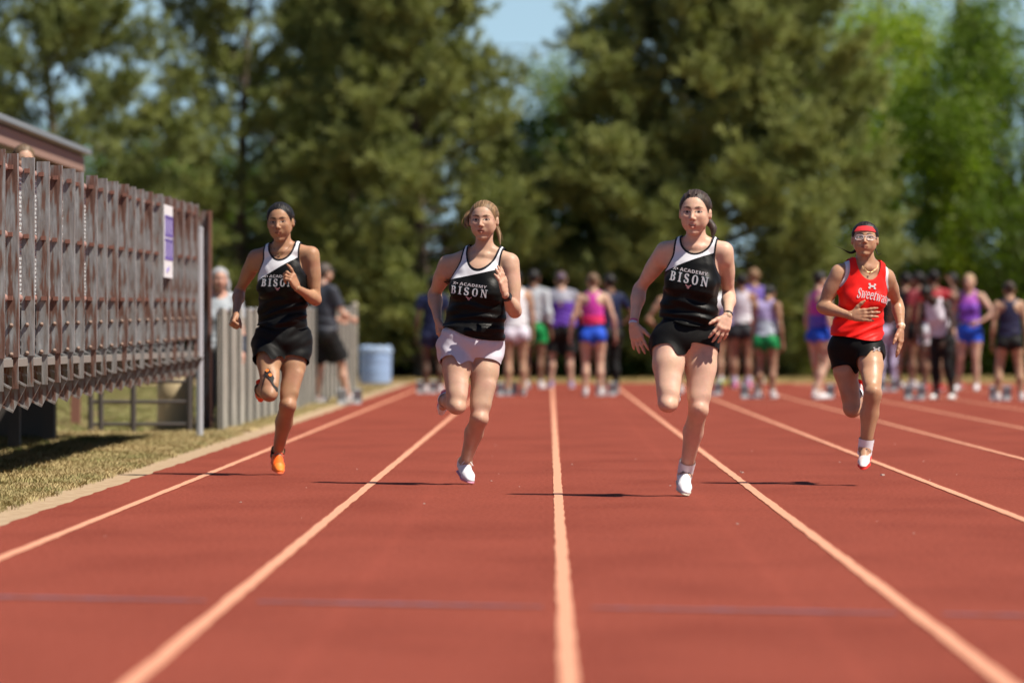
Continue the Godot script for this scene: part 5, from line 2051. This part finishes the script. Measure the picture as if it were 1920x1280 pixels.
# ---------------------------------------------------------------- people waiting at the start, spectators
const STAND := {
	"N": [0.0, 0.835, -0.012], "Hd": [0.0, 0.928, 0.012], "S0": [-0.104, 0.803, -0.005], "S1": [0.104, 0.803, -0.005], "E0": [-0.134, 0.63, -0.02], "E1": [0.134, 0.63, -0.02],
	"W0": [-0.142, 0.485, 0.02], "W1": [0.142, 0.485, 0.02], "H0": [-0.053, 0.505, 0.0], "H1": [0.053, 0.505, 0.0], "K0": [-0.058, 0.278, 0.012], "K1": [0.058, 0.278, 0.012],
	"A0": [-0.062, 0.047, -0.012], "A1": [0.062, 0.047, -0.012], "T0": [-0.07, 0.014, 0.102], "T1": [0.07, 0.014, 0.102]}

func stander(px: float, foot: float, top: float, face: float, sp: Dictionary, mod := {}, depth := 0.0) -> Node3D:
	var d := depth if depth > 0.0 else depth_at(foot)
	var h := (foot - top) / F * d
	if sp.has("tall"):
		h = sp.tall
	var o := pix(px, foot, d)
	var b := Basis(Vector3.UP, face)
	var j := {}
	for k in STAND:
		var v: Array = mod.get(k, STAND[k])
		j[k] = o + b * (Vector3(v[0], v[1], v[2]) * h)
	sp.j = j
	sp.ground = o.y
	sp.cell = sp.get("cell", 0.0165)
	sp.face = face + sp.get("turn", 0.0)
	sp.head_h = h * 0.137
	sp.hand = 0.9 * h / 1.68
	sp.name = "person"
	if not sp.has("group"):
		sp.group = "people waiting behind the start"
	if not sp.has("girth"):
		sp.girth = 1.02
	var s := h / 1.68
	sp.girth *= s / ((j.N as Vector3).distance_to((j.H0 + j.H1) * 0.5) / 0.49)
	sp.thigh = sp.get("thigh", 0.95) * s
	sp.arm = sp.get("arm", 0.95) * s
	return person(sp)

func cap(sp: Dictionary, root: Node3D, c: Color, brim: Color) -> void:
	var ht: Transform3D = sp.head_frame
	var s := Surf.new()
	var rows := 8
	var cols := 24
	for i in rows + 1:
		var la := lerpf(0.18, PI / 2 - 0.01, float(i) / rows)
		for k in cols:
			var a := TAU * k / cols
			s.V.append(ht * Vector3(0.365 * sin(a) * cos(la), 0.10 + 0.44 * sin(la), -0.06 + 0.455 * cos(a) * cos(la)))
			s.N.append((ht.basis * Vector3(sin(a) * cos(la), sin(la), cos(a) * cos(la))).normalized())
	for i in rows:
		for k in cols:
			var a := i * cols + k
			var b := i * cols + (k + 1) % cols
			for q in [a, a + cols, b, b, a + cols, b + cols]:
				s.I.append(q)
	fix_winding(s)
	s.tint(c)
	var m := put(s, "cap", fabric("cap_cloth", 0.85), root, sp.base)
	var bs := Surf.new()
	for k in 12:
		var a0 := lerpf(-1.05, 1.05, k / 12.0)
		var a1 := lerpf(-1.05, 1.05, (k + 1) / 12.0)
		var q := []
		for e in [[a0, 0], [a1, 0], [a1, 1], [a0, 1]]:
			var r: float = 1.0 if e[1] == 0 else 1.0 + 0.62 * cos(e[0] * 1.2)
			q.append(ht * Vector3(0.355 * sin(e[0]) * (1.0 + (r - 1.0) * 0.3), 0.18 - 0.05 * (r - 1.0) - 0.05 * absf(sin(e[0])), -0.06 + 0.44 * cos(e[0]) * r))
		bs.quad(q[0], q[1], q[2], q[3], ht.basis.y.normalized())
	bs.tint(brim)
	put(bs, "brim", fabric("cap_cloth"), m, sp.base)

func crowd() -> void:
	var fair := Color(0.52, 0.325, 0.235)
	var tan_ := Color(0.40, 0.24, 0.155)
	var brown := Color(0.20, 0.105, 0.065)
	var deep := Color(0.085, 0.047, 0.032)
	var blackc := Color(0.012, 0.012, 0.015)
	var navy := Color(0.014, 0.016, 0.05)
	var whitec := Color(0.70, 0.70, 0.73)
	var blue := Color(0.02, 0.08, 0.52)
	var purple := Color(0.11, 0.045, 0.34)
	var darkhair := Color(0.012, 0.010, 0.009)
	var wshoe := {"upper": Color(0.72, 0.72, 0.74), "sole": Color(0.6, 0.6, 0.6), "sock": Color(0.7, 0.7, 0.7), "sock_len": 0.04}
	var away := PI
	var bun := [{"name": "bun", "p": [Vector3(0, 0.2, -0.42), Vector3(0, 0.28, -0.52), Vector3(0, 0.34, -0.52)], "r": [0.1, 0.14, 0.05]}]
	var tail := [{"name": "ponytail", "p": [Vector3(0, 0.2, -0.42), Vector3(0.02, 0.12, -0.56), Vector3(0.03, -0.3, -0.54), Vector3(0.02, -0.7, -0.48)], "r": [0.07, 0.1, 0.09, 0.02]}]
	stander(812, 738, 517, away, {"label": "athlete in navy shirt and shorts half hidden by the lilac-shorts runner", "skin": deep, "hair": darkhair, "locks": bun,
		"top": {"kind": "shirt", "hem": 0.50, "sleeve": 0.45, "color": navy, "neck_y": 0.06}, "bottom": {"len": 0.42, "color": navy, "flare": 0.02}, "shoes": wshoe})
	stander(967, 741, 506, away + 0.2, {"label": "athlete in white singlet and white shorts behind the lilac-shorts runner", "skin": tan_, "hair": darkhair, "locks": tail,
		"top": {"kind": "singlet", "hem": 0.50, "color": whitec}, "bottom": {"len": 0.26, "color": Color(0.62, 0.58, 0.66), "flare": 0.01}, "shoes": {"upper": Color(0.3, 0.32, 0.34), "sole": whitec}})
	stander(1001, 729, 505, away - 0.3, {"label": "athlete in pale grey long sleeves and green shorts", "skin": brown, "hair": darkhair,
		"top": {"kind": "shirt", "part": "hoodie", "hem": 0.52, "sleeve": 1.5, "color": Color(0.42, 0.45, 0.48), "neck_y": 0.05, "loose": 1.05}, "bottom": {"len": 0.5, "color": Color(0.01, 0.22, 0.055), "flare": 0.03}, "shoes": wshoe})
	var man := {"label": "man in purple and grey polo and purple cap with his back turned", "man": true, "skin": fair, "hair": Color(0.10, 0.07, 0.05), "girth": 1.34, "arm": 1.15, "tall": 1.88,
		"top": {"kind": "shirt", "hem": 0.56, "sleeve": 0.62, "sleeve_w": 0.07, "color": purple, "panel": [-0.17, 0.0, 0.0], "panel_all": true, "panel_color": Color(0.25, 0.25, 0.30), "neck_y": 0.05, "loose": 1.12, "hem_w": 0.165}, "bottom": {"len": 0.86, "color": blackc, "flare": 0.045}, "shoes": {"upper": Color(0.45, 0.4, 0.62), "sole": whitec, "sock": purple, "sock_len": 0.03}}
	var mn := stander(1052, 728, 500, away, man, {"E0": [-0.15, 0.64, 0.02], "W0": [-0.10, 0.56, 0.10], "A0": [-0.085, 0.047, -0.01], "T0": [-0.1, 0.014, 0.10], "A1": [0.085, 0.047, -0.01], "T1": [0.1, 0.014, 0.10], "K0": [-0.078, 0.278, 0.01], "K1": [0.078, 0.278, 0.01]})
	cap(man, mn, purple, purple)
	stander(1112, 743, 512, away, {"label": "athlete in red and pink racer top and bright blue shorts, back turned", "skin": fair, "hair": Color(0.16, 0.10, 0.06), "locks": bun,
		"top": {"kind": "singlet", "hem": 0.42, "color": Color(0.62, 0.03, 0.12), "panel": [-0.30, 0.0, 0.0], "panel_below": true, "panel_all": true, "panel_color": Color(0.5, 0.05, 0.32), "racer": 0.06, "strap": 0.10}, "bottom": {"len": 0.26, "color": blue, "off": 0.006}, "shoes": wshoe},
		{"E0": [-0.165, 0.64, -0.03], "E1": [0.165, 0.64, -0.03], "W0": [-0.185, 0.50, 0.02], "W1": [0.185, 0.50, 0.02]})
	stander(1143, 737, 513, away + 0.5, {"label": "dark-haired person in navy tee and long black trousers, hand on hip", "skin": brown, "hair": darkhair, "man": true,
		"top": {"kind": "shirt", "hem": 0.50, "sleeve": 0.6, "color": navy, "neck_y": 0.05, "loose": 1.05}, "bottom": {"len": 1.9, "color": blackc, "part": "trousers"}, "shoes": {"upper": Color(0.2, 0.22, 0.24), "sole": whitec}},
		{"E0": [-0.23, 0.66, 0.0], "W0": [-0.12, 0.55, 0.06]})
	stander(1262, 738, 520, away, {"label": "athlete hidden behind the tallest runner except for an elbow", "skin": tan_, "hair": darkhair,
		"top": {"kind": "singlet", "hem": 0.42, "color": blackc}, "bottom": {"len": 0.3, "color": blackc}, "shoes": wshoe}, {"E0": [-0.17, 0.64, 0.0], "E1": [0.215, 0.64, 0.0], "W1": [0.12, 0.56, 0.05]})
	stander(1362, 724, 520, away + 0.4, {"label": "athlete in purple and white shirt with neon yellow shoes", "skin": tan_, "hair": darkhair,
		"top": {"kind": "shirt", "hem": 0.48, "sleeve": 0.4, "color": Color(0.34, 0.28, 0.52), "panel": [-0.2, 0.0, 0.0], "panel_all": true, "panel_color": whitec, "neck_y": 0.05}, "bottom": {"len": 0.32, "color": blackc}, "shoes": {"upper": Color(0.35, 0.85, 0.05), "sole": Color(0.4, 0.8, 0.1), "sock": whitec, "sock_len": 0.08}})
	stander(1391, 728, 513, away, {"label": "athlete in white top and black shorts with pink shoes", "skin": Color(0.28, 0.15, 0.095), "hair": darkhair, "locks": bun,
		"top": {"kind": "singlet", "hem": 0.48, "color": whitec, "panel": [-0.36, 0.0, 0.0], "panel_below": true, "panel_all": true, "panel_color": Color(0.5, 0.46, 0.52), "strap": 0.12}, "bottom": {"len": 0.3, "color": Color(0.025, 0.025, 0.03)}, "shoes": {"upper": Color(0.75, 0.12, 0.45), "sole": whitec, "sock": Color(0.55, 0.5, 0.68), "sock_len": 0.1}})
	stander(1414, 721, 503, away + 0.3, {"label": "fair-haired person in purple shirt and red shorts behind the others", "skin": tan_, "hair": Color(0.22, 0.13, 0.07),
		"top": {"kind": "shirt", "hem": 0.5, "sleeve": 0.5, "color": Color(0.12, 0.08, 0.30), "neck_y": 0.05}, "bottom": {"len": 0.42, "color": Color(0.55, 0.03, 0.03), "flare": 0.03}, "shoes": wshoe})
	stander(1437, 747, 530, away - 0.35, {"label": "athlete in white and lilac top and green shorts, head bowed", "skin": Color(0.30, 0.17, 0.11), "hair": darkhair, "locks": tail, "pitch": 0.5,
		"top": {"kind": "singlet", "hem": 0.46, "color": Color(0.40, 0.45, 0.52), "panel": [-0.24, 0.3, 0.0], "panel_all": true, "panel_color": Color(0.42, 0.36, 0.60)}, "bottom": {"len": 0.30, "color": Color(0.012, 0.20, 0.06), "flare": 0.025}, "shoes": wshoe},
		{"N": [0.0, 0.83, 0.04], "Hd": [0.0, 0.905, 0.10], "E1": [0.13, 0.63, 0.06], "W1": [0.15, 0.49, 0.07]})
	stander(1537, 749, 508, away - 0.9, {"label": "athlete in blue briefs with pink trim beside the runner in red", "skin": fair, "hair": darkhair, "locks": bun, "pitch": 0.2,
		"top": {"kind": "singlet", "hem": 0.46, "color": Color(0.12, 0.08, 0.42), "panel": [-0.30, 0.0, 0.0], "panel_all": true, "panel_color": Color(0.45, 0.05, 0.30), "strap": 0.09, "racer": 0.06}, "bottom": {"len": 0.20, "color": blue, "off": 0.006}, "shoes": wshoe},
		{"A0": [-0.062, 0.047, -0.10], "T0": [-0.07, 0.014, 0.01], "A1": [0.062, 0.047, 0.06], "T1": [0.07, 0.014, 0.17]})
	stander(1664, 726, 516, away + 0.2, {"label": "athlete in black shirt and pale lilac leggings behind the runner in red", "skin": tan_, "hair": darkhair, "locks": tail,
		"top": {"kind": "shirt", "hem": 0.48, "sleeve": 0.5, "color": blackc, "neck_y": 0.05}, "bottom": {"len": 1.92, "color": Color(0.46, 0.40, 0.58), "part": "leggings"}, "shoes": wshoe})
	stander(1698, 727, 511, away - 0.6, {"label": "athlete in black singlet and dark grey shorts with white shoes", "skin": tan_, "hair": darkhair, "locks": bun, "turn": 0.5,
		"top": {"kind": "singlet", "hem": 0.45, "color": blackc}, "bottom": {"len": 0.36, "color": Color(0.06, 0.065, 0.075)}, "shoes": wshoe})
	stander(1767, 749, 530, -0.5, {"label": "dark-skinned athlete in white singlet and black tights bending forward", "skin": Color(0.05, 0.03, 0.022), "hair": darkhair, "pitch": 0.75, "turn": -0.2,
		"top": {"kind": "singlet", "hem": 0.45, "color": Color(0.66, 0.62, 0.68)}, "bottom": {"len": 1.5, "color": blackc, "part": "tights"}, "shoes": wshoe.merged({"upper": Color(0.75, 0.74, 0.72)}, true)},
		{"N": [-0.03, 0.84, 0.10], "Hd": [-0.06, 0.90, 0.19], "S0": [-0.13, 0.80, 0.08], "S1": [0.07, 0.82, 0.06], "E0": [-0.15, 0.64, 0.12], "W0": [-0.11, 0.50, 0.16], "E1": [0.13, 0.65, 0.08], "W1": [0.09, 0.50, 0.14], "A1": [0.075, 0.047, -0.06], "T1": [0.085, 0.014, 0.05]})
	stander(1751, 733, 506, away, {"label": "athlete in red top and white shorts with red shoes behind the bending athlete", "skin": brown, "hair": darkhair, "locks": bun,
		"top": {"kind": "shirt", "hem": 0.46, "sleeve": 0.35, "color": Color(0.30, 0.02, 0.03), "neck_y": 0.05}, "bottom": {"len": 0.5, "color": whitec, "flare": 0.05}, "shoes": {"upper": Color(0.65, 0.03, 0.03), "sole": whitec}},
		{"E0": [-0.20, 0.76, 0.0], "W0": [-0.15, 0.88, 0.05]})
	stander(1818, 733, 513, -0.25, {"label": "fair-haired athlete in purple and magenta top and blue shorts, hand on hip", "skin": fair, "hair": Color(0.36, 0.25, 0.14), "girth": 1.06, "thigh": 1.02, "arm": 1.02,
		"top": {"kind": "singlet", "hem": 0.44, "color": Color(0.16, 0.05, 0.36), "panel": [-0.16, 0.0, 0.0], "panel_color": Color(0.38, 0.10, 0.46)}, "bottom": {"len": 0.36, "color": blue, "off": 0.006}, "shoes": wshoe},
		{"E1": [0.215, 0.66, 0.02], "W1": [0.10, 0.585, 0.09], "E0": [-0.15, 0.64, -0.02], "W0": [-0.12, 0.5, 0.05], "A0": [-0.10, 0.047, -0.03], "T0": [-0.115, 0.014, 0.08], "K0": [-0.075, 0.278, 0.01]})
	stander(1893, 752, 527, away, {"label": "athlete in navy racer top and black shorts with her back turned", "skin": tan_, "hair": Color(0.05, 0.035, 0.025), "locks": bun,
		"top": {"kind": "singlet", "hem": 0.44, "color": Color(0.025, 0.026, 0.055), "racer": 0.055, "strap": 0.105}, "bottom": {"len": 0.28, "color": blackc}, "shoes": wshoe},
		{"A0": [-0.10, 0.047, 0.0], "T0": [-0.115, 0.014, 0.11], "K0": [-0.085, 0.278, 0.015], "A1": [0.10, 0.047, 0.0], "T1": [0.115, 0.014, 0.11], "K1": [0.085, 0.278, 0.015]})
	stander(1722, 729, 509, away + 0.7, {"label": "dark-haired athlete in a maroon shirt standing between the black singlet and white shorts", "skin": brown, "hair": darkhair, "locks": tail, "turn": 0.4,
		"top": {"kind": "shirt", "hem": 0.48, "sleeve": 0.5, "color": Color(0.16, 0.02, 0.03), "neck_y": 0.05}, "bottom": {"len": 0.4, "color": blackc, "flare": 0.02}, "shoes": wshoe}, {"E0": [-0.19, 0.66, 0.03], "W0": [-0.10, 0.60, 0.12]})
	stander(1786, 727, 511, away - 0.4, {"label": "athlete with black hair and dark top behind the bending athlete's shoulder", "skin": deep, "hair": darkhair, "locks": bun,
		"top": {"kind": "singlet", "hem": 0.45, "color": Color(0.03, 0.03, 0.05)}, "bottom": {"len": 0.35, "color": blackc}, "shoes": wshoe.merged({"upper": Color(0.6, 0.04, 0.04)}, true)}, {"K1": [0.10, 0.28, 0.03], "A1": [0.16, 0.047, -0.02], "T1": [0.19, 0.014, 0.08]})
	# spectators
	var mc := {"label": "man in grey cap, charcoal tee and black shorts beside the fence", "group": "spectators by the fence", "man": true, "skin": fair, "hair": Color(0.08, 0.06, 0.05), "girth": 1.18, "arm": 1.08, "tall": 1.76, "pitch": 0.1, "cell": 0.012,
		"top": {"kind": "shirt", "hem": 0.58, "sleeve": 0.66, "sleeve_w": 0.07, "color": Color(0.045, 0.05, 0.062), "neck_y": 0.05, "loose": 1.1, "hem_w": 0.16}, "bottom": {"len": 0.86, "color": blackc, "flare": 0.05}, "shoes": {"upper": Color(0.55, 0.55, 0.57), "sole": whitec, "sock": Color(0.1, 0.1, 0.12), "sock_len": 0.03}}
	var m2 := stander(607, 756, 497, away - 0.85, mc, {"E0": [-0.135, 0.64, 0.06], "W0": [-0.08, 0.60, 0.20], "E1": [0.14, 0.64, 0.05], "W1": [0.09, 0.60, 0.2], "K0": [-0.06, 0.285, 0.11], "A0": [-0.065, 0.065, 0.16], "T0": [-0.07, 0.035, 0.275]}, 71.5)
	cap(mc, m2, Color(0.07, 0.075, 0.085), Color(0.30, 0.33, 0.35))
	stander(411, 808, 508, 0.15, {"label": "grey-haired spectator in a pale shirt behind the board fence", "group": "spectators by the fence", "skin": Color(0.48, 0.27, 0.20), "hair": Color(0.32, 0.32, 0.33), "girth": 1.15, "tall": 1.56, "hair_thick": 0.09,
		"locks": [{"name": "long_hair", "p": [Vector3(-0.30, 0.1, -0.1), Vector3(-0.38, -0.2, -0.1), Vector3(-0.36, -0.55, -0.05)], "r": [0.10, 0.13, 0.05]}, {"name": "long_hair", "p": [Vector3(0.30, 0.1, -0.1), Vector3(0.38, -0.2, -0.1), Vector3(0.36, -0.55, -0.05)], "r": [0.10, 0.13, 0.05]}],
		"top": {"kind": "shirt", "hem": 0.55, "sleeve": 0.6, "color": Color(0.36, 0.39, 0.42), "neck_y": 0.09, "neck_x": 0.09}, "bottom": {"len": 1.9, "color": Color(0.05, 0.06, 0.09), "part": "trousers"}, "shoes": wshoe}, {}, 54.5)
	var o := {"label": "brown-haired spectator sitting high on the bleachers under the shelter roof", "group": "spectators by the fence", "skin": fair, "hair": Color(0.13, 0.085, 0.05), "tall": 1.56, "turn": -0.9, "pitch": 0.1, "hair_thick": 0.05,
		"top": {"kind": "shirt", "hem": 0.5, "sleeve": 0.6, "color": Color(0.4, 0.42, 0.5), "neck_y": 0.06}, "bottom": {"len": 1.9, "color": Color(0.05, 0.06, 0.09), "part": "trousers"}, "shoes": wshoe}
	stander(36, 577.0, 275, 1.2, o, {"N": [0.0, 0.585, 0.0], "Hd": [0.0, 0.680, 0.02], "S0": [-0.104, 0.555, 0.0], "S1": [0.104, 0.555, 0.0], "E0": [-0.13, 0.38, 0.03], "E1": [0.13, 0.38, 0.03], "W0": [-0.08, 0.31, 0.16], "W1": [0.08, 0.31, 0.16], "H0": [-0.053, 0.275, 0.0], "H1": [0.053, 0.275, 0.0], "K0": [-0.058, 0.285, 0.25], "K1": [0.058, 0.285, 0.25], "A0": [-0.062, 0.05, 0.24], "A1": [0.062, 0.05, 0.24], "T0": [-0.07, 0.014, 0.36], "T1": [0.07, 0.014, 0.36]}, 40.9)

func _ready() -> void:
	var cam := Camera3D.new()
	cam.name = "camera"
	add_child(cam)
	cam.position = Vector3(0, EYE, 0)
	cam.rotation = Vector3(-11.0 / F, 70.0 / F, 0)
	var lens := CameraAttributesPhysical.new()
	lens.frustum_focal_length = 200.0
	lens.frustum_focus_distance = 31.6
	lens.exposure_aperture = 3.0
	lens.frustum_near = 0.5
	lens.frustum_far = 2000.0
	cam.attributes = lens
	cam.near = 0.5
	cam.far = 2000.0
	cam.fov = rad_to_deg(2.0 * atan(640.0 / F))
	var env := Environment.new()
	env.background_mode = Environment.BG_SKY
	env.tonemap_mode = Environment.TONE_MAPPER_LINEAR
	env.tonemap_exposure = 1.5
	var sky := Sky.new()
	var sm := ProceduralSkyMaterial.new()
	sm.sky_top_color = Color(0.20, 0.35, 0.56)
	sm.sky_horizon_color = Color(0.79, 0.93, 1.0)
	sky.sky_material = sm
	env.background_energy_multiplier = 0.62
	env.sdfgi_enabled = true
	env.ssao_enabled = true
	env.ssil_enabled = true
	env.sky = sky
	var we := WorldEnvironment.new()
	we.environment = env
	we.name = "world"
	add_child(we)
	var sun := DirectionalLight3D.new()
	sun.name = "sun"
	add_child(sun)
	sun.light_energy = 1.6
	sun.light_color = Color(1.0, 0.965, 0.91)
	sun.light_angular_distance = 0.5
	sun.shadow_enabled = true
	sun.look_at_from_position(Vector3(0.92, 1.56, 0.48), Vector3.ZERO)
	wrinkle.noise_type = FastNoiseLite.TYPE_SIMPLEX_SMOOTH
	wrinkle.frequency = 0.1
	wrinkle.fractal_type = FastNoiseLite.FRACTAL_NONE
	mottle.frequency = 0.1
	mottle.fractal_octaves = 2
	cloth_normal = noise_tex(256, 0.12, null, true, 6.0)
	ground_and_track()
	grass()
	trees()
	far_things()
	bleachers()
	fence()
	starting_blocks()
	runners()
	crowd()
